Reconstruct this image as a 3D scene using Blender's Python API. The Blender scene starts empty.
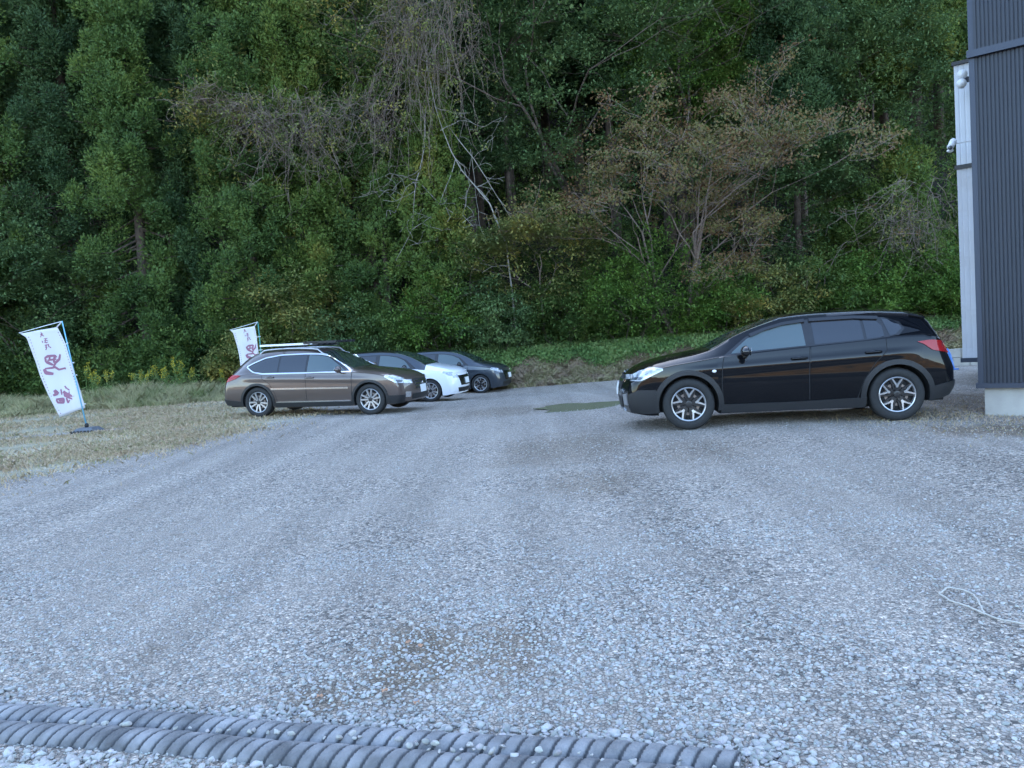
import bpy, math, random
import numpy as np
from mathutils import Vector, Matrix
rng = np.random.default_rng(7)
random.seed(7)
scene = bpy.context.scene
COL = scene.collection
PI = math.pi

# ------------------------------------------------------------------ camera maths
F = 765.0; CX, CY = 512, 384
EYE = 1.5; PIT = math.atan(48/765); ROL = 0.068
def cam_basis():
    fw = np.array([0, math.cos(PIT), -math.sin(PIT)]); up = np.array([0, math.sin(PIT), math.cos(PIT)])
    X = np.array([1., 0, 0])
    return math.cos(ROL)*X-math.sin(ROL)*up, math.sin(ROL)*X+math.cos(ROL)*up, fw
RR, UU, FW = cam_basis()
def ray(x, y):
    d = FW+RR*(x-CX)/F+UU*(CY-y)/F
    return d/np.linalg.norm(d)
def gnd(x, y, z=0.0):
    d = ray(x, y); return np.array([0, 0, EYE])+d*((z-EYE)/d[2])
def atY(x, y, Y):
    d = ray(x, y); return np.array([0, 0, EYE])+d*(Y/d[1])

# ------------------------------------------------------------------ helpers
def tag(o, label=None, cat=None, group=None, kind=None):
    if label: o['label'] = label
    if cat: o['category'] = cat
    if group: o['group'] = group
    if kind: o['kind'] = kind
    return o
def empty(name, loc, rot=None):
    o = bpy.data.objects.new(name, None); COL.objects.link(o); o.location = loc
    o.empty_display_size = .2
    if rot is not None: o.rotation_euler = rot
    return o
def mesh_np(name, V, Fc, mat, parent=None, smooth=False, mats=None, midx=None):
    """V (n,3), Fc (m,k) int array or list of tuples -> object"""
    me = bpy.data.meshes.new(name)
    V = np.asarray(V, dtype=np.float32)
    if isinstance(Fc, np.ndarray):
        m, k = Fc.shape
        me.vertices.add(len(V)); me.vertices.foreach_set('co', V.ravel())
        me.loops.add(m*k); me.loops.foreach_set('vertex_index', Fc.astype(np.int32).ravel())
        me.polygons.add(m); me.polygons.foreach_set('loop_start', np.arange(0, m*k, k, dtype=np.int32))
        me.polygons.foreach_set('loop_total', np.full(m, k, dtype=np.int32))
        me.update(calc_edges=True)
    else:
        me.from_pydata([tuple(map(float, v)) for v in V], [], [tuple(int(i) for i in f) for f in Fc]); me.update()
    if mats:
        for a in mats: me.materials.append(a)
    else: me.materials.append(mat)
    if midx is not None: me.polygons.foreach_set('material_index', np.asarray(midx, dtype=np.int32))
    if smooth: me.polygons.foreach_set('use_smooth', np.ones(len(me.polygons), dtype=bool))
    o = bpy.data.objects.new(name, me); COL.objects.link(o)
    if parent is not None: o.parent = parent
    return o
class MB:
    def __init__(s): s.V = []; s.F = []
    def add(s, V, Fc):
        n = len(s.V); s.V += [tuple(map(float, v)) for v in V]; s.F += [tuple(int(i)+n for i in f) for f in Fc]
    def box(s, c, h, R=None, taper=1.0):
        vs = []
        for dz in (-1, 1):
            for dx, dy in ((-1, -1), (1, -1), (1, 1), (-1, 1)):
                k = taper if dz > 0 else 1
                p = np.array([dx*h[0]*k, dy*h[1]*k, dz*h[2]])
                if R is not None: p = R@p
                vs.append(np.array(c)+p)
        s.add(vs, [(3, 2, 1, 0), (4, 5, 6, 7), (0, 1, 5, 4), (1, 2, 6, 5), (2, 3, 7, 6), (3, 0, 4, 7)])
    def tube(s, pts, rad, n=6, caps=True):
        pts = [np.array(p, float) for p in pts]
        if np.isscalar(rad): rad = [rad]*len(pts)
        V = []; Fc = []
        for i, p in enumerate(pts):
            t = pts[min(i+1, len(pts)-1)]-pts[max(i-1, 0)]; t /= (np.linalg.norm(t)+1e-9)
            a = np.cross(t, [0, 0, 1] if abs(t[2]) < .9 else [1, 0, 0]); a /= np.linalg.norm(a); b = np.cross(t, a)
            for k in range(n):
                th = 2*PI*k/n; V.append(p+rad[i]*(math.cos(th)*a+math.sin(th)*b))
        for i in range(len(pts)-1):
            for k in range(n):
                k2 = (k+1) % n; Fc.append((i*n+k, i*n+k2, (i+1)*n+k2, (i+1)*n+k))
        if caps:
            Fc.append(tuple(range(n-1, -1, -1))); Fc.append(tuple((len(pts)-1)*n+k for k in range(n)))
        s.add(V, Fc)
    def ell(s, c, r, nu=12, nv=8, R=None, f=None):
        V = []; Fc = []
        for j in range(nv+1):
            ph = -PI/2+PI*j/nv
            for i in range(nu):
                th = 2*PI*i/nu
                p = np.array([r[0]*math.cos(ph)*math.cos(th), r[1]*math.cos(ph)*math.sin(th), r[2]*math.sin(ph)])
                if f: p = f(p)
                if R is not None: p = R@p
                V.append(np.array(c)+p)
        for j in range(nv):
            for i in range(nu):
                i2 = (i+1) % nu; Fc.append((j*nu+i, j*nu+i2, (j+1)*nu+i2, (j+1)*nu+i))
        s.add(V, Fc)
    def build(s, name, mat, parent=None, smooth=False):
        return mesh_np(name, s.V, s.F, mat, parent, smooth)
def interp(xs, ys):
    """monotone cubic (pchip) interpolator"""
    xs = np.array(xs, float); ys = np.array(ys, float)
    h = np.diff(xs); d = np.diff(ys)/h; m = np.zeros(len(xs)); m[0] = d[0]; m[-1] = d[-1]
    for i in range(1, len(xs)-1):
        if d[i-1]*d[i] > 0:
            w1 = 2*h[i]+h[i-1]; w2 = h[i]+2*h[i-1]; m[i] = (w1+w2)/(w1/d[i-1]+w2/d[i])
    def f(x):
        x = np.clip(x, xs[0], xs[-1]); i = np.clip(np.searchsorted(xs, x)-1, 0, len(xs)-2)
        t = (x-xs[i])/h[i]
        return ((2*t**3-3*t**2+1)*ys[i]+(t**3-2*t**2+t)*h[i]*m[i]+(-2*t**3+3*t**2)*ys[i+1]+(t**3-t**2)*h[i]*m[i+1])
    return f

# ------------------------------------------------------------------ materials
def newmat(name):
    m = bpy.data.materials.new(name); m.use_nodes = True
    nt = m.node_tree; b = nt.nodes['Principled BSDF']; return m, nt, b
def pmat(name, col, rough=.6, metal=0, spec=.5, coat=0, noise=0, nscale=20, bump=0, bscale=80, ior=None, emit=None):
    m, nt, b = newmat(name)
    b.inputs['Base Color'].default_value = (*col, 1); b.inputs['Roughness'].default_value = rough
    b.inputs['Metallic'].default_value = metal; b.inputs['Specular IOR Level'].default_value = spec
    b.inputs['Coat Weight'].default_value = coat; b.inputs['Coat Roughness'].default_value = .03
    if ior: b.inputs['IOR'].default_value = ior
    if noise:
        tc = nt.nodes.new('ShaderNodeTexCoord'); n = nt.nodes.new('ShaderNodeTexNoise'); n.inputs['Scale'].default_value = nscale
        n.inputs['Detail'].default_value = 6; nt.links.new(tc.outputs['Object'], n.inputs['Vector'])
        r = nt.nodes.new('ShaderNodeValToRGB'); r.color_ramp.elements[0].position = .3; r.color_ramp.elements[1].position = .7
        r.color_ramp.elements[0].color = (*[c*(1-noise) for c in col], 1); r.color_ramp.elements[1].color = (*[min(1, c*(1+noise)) for c in col], 1)
        nt.links.new(n.outputs['Fac'], r.inputs['Fac']); nt.links.new(r.outputs['Color'], b.inputs['Base Color'])
    if bump:
        tc = nt.nodes.new('ShaderNodeTexCoord'); n = nt.nodes.new('ShaderNodeTexNoise'); n.inputs['Scale'].default_value = bscale
        n.inputs['Detail'].default_value = 4; nt.links.new(tc.outputs['Object'], n.inputs['Vector'])
        bp = nt.nodes.new('ShaderNodeBump'); bp.inputs['Strength'].default_value = bump; bp.inputs['Distance'].default_value = .02
        nt.links.new(n.outputs['Fac'], bp.inputs['Height']); nt.links.new(bp.outputs['Normal'], b.inputs['Normal'])
    return m
def foliage(name, cols, nscale=.6, transl=.25, rough=.6, gain=(1, 1, 1)):
    """leaf colour varies leaf to leaf (island) and in metre-sized patches"""
    m, nt, b = newmat(name); L = nt.links
    g = nt.nodes.new('ShaderNodeNewGeometry'); tc = nt.nodes.new('ShaderNodeTexCoord')
    n = nt.nodes.new('ShaderNodeTexNoise'); n.inputs['Scale'].default_value = nscale; n.inputs['Detail'].default_value = 3
    L.new(g.outputs['Position'], n.inputs['Vector'])
    a = nt.nodes.new('ShaderNodeMath'); a.operation = 'MULTIPLY_ADD'; a.inputs[1].default_value = .38; 
    L.new(g.outputs['Random Per Island'], a.inputs[0])
    s = nt.nodes.new('ShaderNodeMath'); s.operation = 'MULTIPLY_ADD'; s.inputs[1].default_value = 1.9; s.inputs[2].default_value = -.62
    L.new(n.outputs['Fac'], s.inputs[0]); L.new(s.outputs[0], a.inputs[2])
    r = nt.nodes.new('ShaderNodeValToRGB'); cr = r.color_ramp
    while len(cr.elements) < len(cols): cr.elements.new(.5)
    for i, c in enumerate(cols):
        cr.elements[i].position = i/(len(cols)-1); cr.elements[i].color = (min(.8, c[0]*gain[0]), min(.8, c[1]*gain[1]), min(.8, c[2]*gain[2]), 1)
    L.new(a.outputs[0], r.inputs['Fac']); L.new(r.outputs['Color'], b.inputs['Base Color'])
    b.inputs['Roughness'].default_value = rough; b.inputs['Specular IOR Level'].default_value = .25
    t = nt.nodes.new('ShaderNodeBsdfTranslucent'); L.new(r.outputs['Color'], t.inputs['Color'])
    mx = nt.nodes.new('ShaderNodeMixShader'); mx.inputs[0].default_value = transl
    out = nt.nodes['Material Output']; L.new(b.outputs[0], mx.inputs[1]); L.new(t.outputs[0], mx.inputs[2]); L.new(mx.outputs[0], out.inputs['Surface'])
    return m

M = {}
M['cedar'] = foliage('cedar_foliage', [(.020, .052, .022), (.038, .088, .034), (.055, .115, .040), (.085, .150, .045)], .5, gain=(1.68, 1.32, .92))
M['cedar_blue'] = foliage('cedar_blue', [(.016, .045, .026), (.030, .072, .038), (.048, .100, .048)], .5, gain=(1.68, 1.32, .92))
M['cedar_yellow'] = foliage('cedar_yellow', [(.030, .062, .020), (.050, .105, .032), (.080, .145, .045), (.14, .165, .05)], .6, gain=(1.68, 1.32, .92))
M['broad_blue'] = foliage('broad_blue', [(.028, .066, .036), (.054, .115, .060), (.088, .16, .080)], .7, gain=(1.68, 1.32, .92))
M['broad_green'] = foliage('broad_green', [(.030, .080, .020), (.052, .125, .030), (.085, .17, .045)], .7, gain=(1.68, 1.32, .92))
M['broad_pale'] = foliage('broad_pale', [(.050, .085, .040), (.085, .130, .060), (.13, .17, .07), (.20, .19, .06)], .8, gain=(1.68, 1.32, .92))
M['rust'] = foliage('rust_leaves', [(.10, .062, .032), (.17, .095, .042), (.12, .125, .042), (.21, .12, .045)], .9)
M['under'] = foliage('under_leaves', [(.022, .058, .022), (.045, .10, .035), (.08, .14, .045)], .8, gain=(1.68, 1.32, .92))
M['bark'] = pmat('bark', (.085, .062, .048), .9, noise=.45, nscale=6, bump=.6, bscale=14)
M['greybark'] = pmat('grey_bark', (.17, .13, .105), .9, noise=.35, nscale=8)
M['palebark'] = pmat('pale_bark', (.25, .23, .20), .9, noise=.3, nscale=8)
M['redbark'] = pmat('reddish_twig', (.20, .145, .12), .9, noise=.35, nscale=8)
M['drygrass'] = foliage('dry_grass', [(.38, .27, .18), (.50, .37, .26), (.35, .30, .17), (.56, .42, .31), (.27, .27, .13), (.54, .40, .29)], 1.1, .2, .8)
M['tallgrass'] = foliage('tall_grass', [(.20, .23, .10), (.34, .34, .17), (.46, .41, .25), (.25, .29, .12)], .8, .25, .8)
M['bankgreen'] = foliage('bank_green', [(.08, .15, .045), (.14, .23, .07), (.24, .28, .11)], .9, .25)
M['bankbrown'] = foliage('bank_brown', [(.24, .18, .13), (.40, .30, .22), (.30, .29, .14), (.46, .34, .25)], 1.2, .15)
M['yellow'] = foliage('yellow_flower', [(.42, .36, .05), (.60, .50, .06)], 3, .2)
M['stem'] = pmat('green_stem', (.12, .19, .06), .7)
M['tyre'] = pmat('tyre_rubber', (.013, .014, .015), .75, noise=.25, nscale=30)
M['clad'] = pmat('black_cladding', (.009, .010, .012), .5, bump=.15, bscale=400)
M['under_car'] = pmat('underbody', (.012, .012, .013), .9)
M['glass'] = pmat('tinted_glass', (.010, .013, .018), .02, spec=.8, ior=1.58)
M['glass_clear'] = pmat('lighter_glass', (.05, .075, .08), .02, spec=.8, ior=1.6)
M['screen'] = pmat('windscreen_glass', (.025, .04, .035), .02, spec=.9, ior=1.6)
M['chrome'] = pmat('bright_trim', (.75, .76, .78), .15, metal=1)
M['alloy'] = pmat('machined_alloy', (.42, .43, .45), .28, metal=.75)
M['blackwheel'] = pmat('black_wheel_paint', (.012, .012, .014), .35)
M['disc'] = pmat('brake_disc', (.22, .18, .16), .5, metal=.6)
M['lamp'] = pmat('clear_lamp', (.34, .37, .41), .08, spec=1, coat=1, noise=.55, nscale=14)
M['lampdark'] = pmat('lamp_inner', (.05, .06, .07), .1, coat=1)
M['red'] = pmat('red_lamp', (.30, .004, .006), .2, spec=.2, coat=.6)
M['white'] = pmat('white_plastic', (.75, .76, .78), .45)
M['plate'] = pmat('number_plate', (.72, .74, .74), .5)
M['trim'] = pmat('black_trim', (.008, .008, .009), .25, coat=.5)
def paint(name, col, metal=.0, flake=.0):
    return pmat(name, col, .32, metal=metal, spec=.12 if metal == 0 else .4, coat=1.0)
P_BLACK = paint('black_paint', (.002, .0025, .004)); P_BLACK.node_tree.nodes['Principled BSDF'].inputs['Coat IOR'].default_value = 1.38; P_BLACK.node_tree.nodes['Principled BSDF'].inputs['Specular IOR Level'].default_value = .04; P_BROWN = paint('brown_metallic', (.088, .066, .058), .3)
P_WHITE = paint('white_paint', (.74, .76, .80)); P_GREY = paint('dark_blue_grey_paint', (.035, .045, .06), .4)

# ------------------------------------------------------------------ world, sun, camera
SUN_EL = math.radians(27)
w = bpy.data.worlds.new('World'); scene.world = w; w.use_nodes = True
nt = w.node_tree; bg = nt.nodes['Background']; sky = nt.nodes.new('ShaderNodeTexSky')
sky.sky_type = 'NISHITA'; sky.sun_disc = False; sky.sun_elevation = SUN_EL; sky.sun_rotation = 0.0
sky.air_density = 1.0; sky.dust_density = 1.0; sky.ozone_density = .9
nt.links.new(sky.outputs[0], bg.inputs['Color']); bg.inputs['Strength'].default_value = .13
sl = bpy.data.lights.new('sun', 'SUN'); sl.energy = 3.0; sl.angle = math.radians(.53); sl.color = (1, .86, .68)
so = bpy.data.objects.new('sun', sl); COL.objects.link(so)
sd = Vector((0, math.cos(SUN_EL), math.sin(SUN_EL)))          # the sun stands behind the wooded hill
so.rotation_euler = sd.to_track_quat('Z', 'Y').to_euler(); so.location = (0, 60, 80)
cd = bpy.data.cameras.new('camera'); cd.sensor_width = 36; cd.lens = 36*F/1024; cd.clip_end = 3000; cd.clip_start = .05
co = bpy.data.objects.new('camera', cd); COL.objects.link(co)
mw = Matrix(((RR[0], UU[0], -FW[0], 0), (RR[1], UU[1], -FW[1], 0), (RR[2], UU[2], -FW[2], EYE), (0, 0, 0, 1)))
co.matrix_world = mw; scene.camera = co
vs = scene.view_settings; vs.view_transform = 'Standard'; vs.look = 'None'; vs.gamma = 1; vs.exposure = 3.15
scene.cycles.max_bounces = 6; scene.cycles.diffuse_bounces = 3; scene.cycles.glossy_bounces = 3
scene.cycles.transmission_bounces = 4; scene.cycles.transparent_max_bounces = 6
scene.cycles.use_denoising = True

# ------------------------------------------------------------------ terrain
CT_F, CT_R = atY(690, 430, 10.24), atY(899, 421, 9.9)
OB_F, OB_R = atY(371, 415, 16.76), atY(259, 417.5, 17.4)
NT_F = atY(431, 402, 21.6); SW_F = atY(481, 393.6, 25.2)
ctl = [(*CT_F,), (*CT_R,), (*OB_F,), (*OB_R,), (*NT_F,), (*SW_F,), (*atY(983, 416, 10.2),), (*atY(88, 432, 17.1),),
       (0, 3, 0), (-3, 4, 0), (3, 4, 0), (0, 8, 0), (-5, 8, 0), (5, 6, 0), (0, 12, 0), (-3, 13, 0), (5, 24, -.3), (0, 17, -.05), (1, 21, -.2),
       (-8, 21, 0), (-14, 20, 0), (-12, 12, 0), (-2, 24.5, -.3), (9, 19, .0), (10, 14, .03)]
_c = np.array(ctl); SG = 3.2
def _k(d2): return np.exp(-d2/(2*SG*SG))
_A = _k(((_c[:, None, :2]-_c[None, :, :2])**2).sum(-1))+np.eye(len(_c))*.04
_w = np.linalg.solve(_A, _c[:, 2])
def sstep(a, b, x):
    t = np.clip((x-a)/(b-a), 0, 1); return t*t*(3-2*t)
def height(x, y):
    x = np.asarray(x, float); y = np.asarray(y, float)
    z = np.zeros(np.broadcast(x, y).shape)
    for c, wt in zip(_c, _w): z = z+wt*_k((x-c[0])**2+(y-c[1])**2)
    z = z+.006*np.sin(x*2.1+y*.7)*np.sin(y*1.7-x)      # small ruts
    # bank behind the right half of the lot, flat meadow on the left, then the wooded slope
    foot = 26.4
    bankh = sstep(-5, -1, x)*.85
    z = z+bankh*sstep(foot, foot+2.9, y)+.15*sstep(29, 33, y)
    s = np.clip(y-32, 0, 150)
    z = z+.70*s*sstep(0, 6, s)
    # far ridge behind the camera, lit by the low sun
    q = np.clip(-y-170, 0, 260)
    z = z+q*.19*(1+.28*np.sin(x*.013)+.16*np.sin(x*.04+1)+.10*np.sin(x*.11+y*.05)+.05*np.sin(x*.27))
    return z
def graded(fine0, fine1, df, lo, hi, g=1.25):
    a = list(np.arange(fine0, fine1+1e-6, df)); s = df
    while a[-1] < hi: s = min(s*g, 40); a.append(a[-1]+s)
    s = df
    while a[0] > lo: s = min(s*g, 40); a.insert(0, a[0]-s)
    return np.array(a)
def sheet(name, xs, ys, mat, dz=0, keep=None, smooth=True):
    X, Y = np.meshgrid(xs, ys); Z = height(X, Y)+dz
    V = np.stack([X, Y, Z], -1).reshape(-1, 3); nx = len(xs); ny = len(ys)
    i, j = np.meshgrid(np.arange(nx-1), np.arange(ny-1)); a = (j*nx+i).ravel()
    Fc = np.stack([a, a+1, a+1+nx, a+nx], -1)
    if keep is not None:
        c = V[Fc].mean(1); Fc = Fc[keep(c[:, 0], c[:, 1])]
    return tag(mesh_np(name, V, Fc, mat, smooth=smooth), kind='structure')

def ground_mat():
    m, nt, b = newmat('dry_meadow_soil'); L = nt.links
    g = nt.nodes.new('ShaderNodeNewGeometry')
    n1 = nt.nodes.new('ShaderNodeTexNoise'); n1.inputs['Scale'].default_value = .7; n1.inputs['Detail'].default_value = 8
    n2 = nt.nodes.new('ShaderNodeTexNoise'); n2.inputs['Scale'].default_value = 25; n2.inputs['Detail'].default_value = 5
    for n in (n1, n2): L.new(g.outputs['Position'], n.inputs['Vector'])
    a = nt.nodes.new('ShaderNodeMath'); a.operation = 'MULTIPLY_ADD'; a.inputs[1].default_value = .5
    L.new(n2.outputs['Fac'], a.inputs[0]); s = nt.nodes.new('ShaderNodeMath'); s.operation = 'MULTIPLY'; s.inputs[1].default_value = .5
    L.new(n1.outputs['Fac'], s.inputs[0]); L.new(s.outputs[0], a.inputs[2])
    r = nt.nodes.new('ShaderNodeValToRGB'); e = r.color_ramp.elements
    e[0].position = .36; e[0].color = (.16, .135, .095, 1); e[1].position = .62; e[1].color = (.42, .35, .26, 1)
    k = r.color_ramp.elements.new(.5); k.color = (.28, .25, .16, 1)
    L.new(a.outputs[0], r.inputs['Fac']); L.new(r.outputs['Color'], b.inputs['Base Color']); b.inputs['Roughness'].default_value = .95
    bp = nt.nodes.new('ShaderNodeBump'); bp.inputs['Strength'].default_value = .5; bp.inputs['Distance'].default_value = .03
    L.new(n2.outputs['Fac'], bp.inputs['Height']); L.new(bp.outputs['Normal'], b.inputs['Normal'])
    return m
def gravel_mat():
    m, nt, b = newmat('crushed_gravel'); L = nt.links; N = nt.nodes.new
    g = N('ShaderNodeNewGeometry')
    v = N('ShaderNodeTexVoronoi'); v.inputs['Scale'].default_value = 48; v.feature = 'F1'
    v2 = N('ShaderNodeTexVoronoi'); v2.inputs['Scale'].default_value = 95
    vd = N('ShaderNodeTexVoronoi'); vd.inputs['Scale'].default_value = 48; vd.feature = 'DISTANCE_TO_EDGE'
    nb = N('ShaderNodeTexNoise'); nb.inputs['Scale'].default_value = .55; nb.inputs['Detail'].default_value = 7; nb.inputs['Roughness'].default_value = .6
    nm = N('ShaderNodeTexNoise'); nm.inputs['Scale'].default_value = 2.2; nm.inputs['Detail'].default_value = 8; nm.inputs['Roughness'].default_value = .7
    for n in (v, v2, vd, nb, nm): L.new(g.outputs['Position'], n.inputs['Vector'])
    sx = N('ShaderNodeSeparateColor'); L.new(v.outputs['Color'], sx.inputs[0])
    r = N('ShaderNodeValToRGB'); e = r.color_ramp.elements
    e[0].color = (.10, .105, .11, 1); e[1].color = (.62, .62, .61, 1)
    k = e.new(.35); k.color = (.28, .285, .29, 1); k = e.new(.75); k.color = (.43, .42, .41, 1)
    L.new(sx.outputs[0], r.inputs['Fac'])
    # fine sand between and packed patches
    s2 = N('ShaderNodeSeparateColor'); L.new(v2.outputs['Color'], s2.inputs[0])
    r2 = N('ShaderNodeValToRGB'); e = r2.color_ramp.elements; e[0].color = (.24, .24, .24, 1); e[1].color = (.48, .48, .475, 1)
    L.new(s2.outputs[1], r2.inputs['Fac'])
    rp = N('ShaderNodeValToRGB'); rp.color_ramp.elements[0].position = .42; rp.color_ramp.elements[1].position = .66
    L.new(nb.outputs['Fac'], rp.inputs['Fac'])
    mx = N('ShaderNodeMix'); mx.data_type = 'RGBA'; L.new(rp.outputs['Color'], mx.inputs['Factor']); L.new(r.outputs['Color'], mx.inputs[6]); L.new(r2.outputs['Color'], mx.inputs[7])
    # brown, damp soil showing through in patches
    rd = N('ShaderNodeValToRGB'); rd.color_ramp.elements[0].position = .60; rd.color_ramp.elements[1].position = .74
    rd.color_ramp.elements[0].color = (0, 0, 0, 1); rd.color_ramp.elements[1].color = (.75, .75, .75, 1)
    L.new(nm.outputs['Fac'], rd.inputs['Fac'])
    def spot(c, rx, ry, amt):
        mp = N('ShaderNodeVectorMath'); mp.operation = 'SUBTRACT'; mp.inputs[1].default_value = (c[0], c[1], 0); L.new(g.outputs['Position'], mp.inputs[0])
        sc = N('ShaderNodeVectorMath'); sc.operation = 'MULTIPLY'; sc.inputs[1].default_value = (1/rx, 1/ry, 0); L.new(mp.outputs[0], sc.inputs[0])
        le = N('ShaderNodeVectorMath'); le.operation = 'LENGTH'; L.new(sc.outputs[0], le.inputs[0])
        q = N('ShaderNodeMath'); q.operation = 'MULTIPLY_ADD'; q.inputs[1].default_value = 1.6; q.inputs[2].default_value = -.8; L.new(nm.outputs['Fac'], q.inputs[0])
        ad = N('ShaderNodeMath'); ad.operation = 'ADD'; L.new(le.outputs['Value'], ad.inputs[0]); L.new(q.outputs[0], ad.inputs[1])
        mr = N('ShaderNodeMapRange'); mr.inputs[1].default_value = .5; mr.inputs[2].default_value = 1.1; mr.inputs[3].default_value = amt; mr.inputs[4].default_value = 0
        L.new(ad.outputs[0], mr.inputs[0]); return mr.outputs[0]
    spots = []
    for (px, py, rx, ry, amt) in ((415, 655, .32, .5, .8), (500, 655, .3, .4, .6), (565, 450, 1.1, 1.5, .5), (590, 485, .6, .7, .45), (690, 455, .9, 1.0, .4), (500, 410, 2.2, 1.3, .45),
                                  (1000, 432, 1.1, .5, .8), (965, 400, 1.3, 1.3, .8), (325, 700, .2, .2, .6)):
        c = gnd(px, py); spots.append(spot(c, rx, ry, amt))
    cur = rd.outputs['Color']
    for s_ in spots:
        mm = N('ShaderNodeMath'); mm.operation = 'MAXIMUM'; L.new(cur, mm.inputs[0]); L.new(s_, mm.inputs[1]); cur = mm.outputs[0]
    br = N('ShaderNodeValToRGB'); e = br.color_ramp.elements; e[0].color = (.10, .088, .072, 1); e[1].color = (.27, .235, .19, 1); L.new(sx.outputs[1], br.inputs['Fac'])
    m2 = N('ShaderNodeMix'); m2.data_type = 'RGBA'; L.new(cur, m2.inputs['Factor']); L.new(mx.outputs[2], m2.inputs[6]); L.new(br.outputs['Color'], m2.inputs[7])
    # darker gaps between the chips and long faint wheel tracks
    gp = N('ShaderNodeMapRange'); gp.inputs[1].default_value = 0; gp.inputs[2].default_value = .16; gp.inputs[3].default_value = .45; gp.inputs[4].default_value = 1; L.new(vd.outputs['Distance'], gp.inputs[0])
    tm = N('ShaderNodeMapping'); tm.inputs['Rotation'].default_value = (0, 0, .5); tm.inputs['Scale'].default_value = (1.5, .10, 1); L.new(g.outputs['Position'], tm.inputs['Vector'])
    tn = N('ShaderNodeTexNoise'); tn.inputs['Scale'].default_value = 1.0; tn.inputs['Detail'].default_value = 5; L.new(tm.outputs[0], tn.inputs['Vector'])
    tr = N('ShaderNodeMapRange'); tr.inputs[1].default_value = .35; tr.inputs[2].default_value = .65; tr.inputs[3].default_value = .80; tr.inputs[4].default_value = 1.12; L.new(tn.outputs['Fac'], tr.inputs[0])
    pm = N('ShaderNodeMath'); pm.operation = 'MULTIPLY'; L.new(gp.outputs[0], pm.inputs[0]); L.new(tr.outputs[0], pm.inputs[1])
    tc_ = N('ShaderNodeVectorMath'); tc_.operation = 'MULTIPLY'; tc_.inputs[1].default_value = (1.23, 1.07, .93); L.new(m2.outputs[2], tc_.inputs[0])
    fm = N('ShaderNodeVectorMath'); fm.operation = 'SCALE'; L.new(tc_.outputs[0], fm.inputs[0]); L.new(pm.outputs[0], fm.inputs['Scale'])
    L.new(fm.outputs[0], b.inputs['Base Color']); b.inputs['Roughness'].default_value = .9; b.inputs['Specular IOR Level'].default_value = .3
    bp = N('ShaderNodeBump'); bp.inputs['Strength'].default_value = .9; bp.inputs['Distance'].default_value = .012
    mr = N('ShaderNodeMapRange'); mr.inputs[1].default_value = 0; mr.inputs[2].default_value = .35; L.new(vd.outputs['Distance'], mr.inputs[0])
    L.new(mr.outputs[0], bp.inputs['Height']); L.new(bp.outputs['Normal'], b.inputs['Normal'])
    return m
def hill_mat():
    m, nt, b = newmat('autumn_hills'); L = nt.links; N = nt.nodes.new
    g = N('ShaderNodeNewGeometry'); n = N('ShaderNodeTexNoise'); n.inputs['Scale'].default_value = .06; n.inputs['Detail'].default_value = 10; n.inputs['Roughness'].default_value = .7
    L.new(g.outputs['Position'], n.inputs['Vector'])
    r = N('ShaderNodeValToRGB'); e = r.color_ramp.elements; e[0].position = .35; e[0].color = (.05, .05, .025, 1); e[1].position = .62; e[1].color = (.36, .20, .07, 1)
    k = e.new(.47); k.color = (.14, .09, .04, 1); k = e.new(.55); k.color = (.30, .18, .07, 1)
    L.new(n.outputs['Fac'], r.inputs['Fac']); L.new(r.outputs['Color'], b.inputs['Base Color']); b.inputs['Roughness'].default_value = 1
    bp = N('ShaderNodeBump'); bp.inputs['Strength'].default_value = 1; bp.inputs['Distance'].default_value = 6; L.new(n.outputs['Fac'], bp.inputs['Height']); L.new(bp.outputs['Normal'], b.inputs['Normal'])
    return m
M['soil'] = ground_mat(); M['gravel'] = gravel_mat(); M['hill'] = hill_mat()
M['litter'] = pmat('leaf_litter', (.022, .019, .013), .95, noise=.5, nscale=3, bump=.6, bscale=4)
gx = graded(-22, 22, .5, -700, 700); gy_all = graded(0, 33, .5, -700, 300)
sheet('ground', gx, gy_all[(gy_all >= -172) & (gy_all <= 32.01)], M['soil'])
hy = gy_all[(gy_all >= 31.9)]
sheet('hillside', gx, hy, M['litter'])
hyb = gy_all[(gy_all <= gy_all[gy_all >= -172][0]+.01)]
sheet('hills', gx, hyb, M['hill'])

reflect_sheet_m = pmat('worn_asphalt', (.045, .046, .048), .85, noise=.25, nscale=1.5, bump=.3, bscale=90)  # unseen dark sheet, added so the black car's lower doors reflect dark
tag(mesh_np('road', [(-160, -70, .012), (160, -70, .012), (160, 1.1, .012), (-160, 1.1, .012)], [(0, 1, 2, 3)], reflect_sheet_m), kind='structure')
lb_y = [0, 9.9, 12.7, 15.5, 17.5, 20, 23, 25, 26.8, 40]; lb_x = [-9.5, -6.95, -5.7, -4.85, -4.3, -5.6, -6.2, -5.0, -2.0, 0]
def wob(x, y): return .22*np.sin(x*3.1+y*2.3)+.16*np.sin(y*6.7-x*4.1)+.1*np.sin(x*13+y*11)+.08*np.sin(y*23-x*17)
def lot(x, y):
    lx = np.interp(y, lb_y, lb_x)
    d = x-lx
    far = 26.5+.5*np.sin(x*.8)-y
    strip = (np.abs(y-(16.9+.05*(x+12))) < .38+.3*wob(x*.6, y)) & (x < -8.6) & (x > -16)
    return ((np.minimum(d, far)+wob(x, y)*.8) > 0) | strip
xs = np.arange(-16.5, 16, .1); ys = np.arange(.0, 27.6, .1)
sheet('gravel_lot', xs, ys, M['gravel'], .004, keep=lot)

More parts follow.
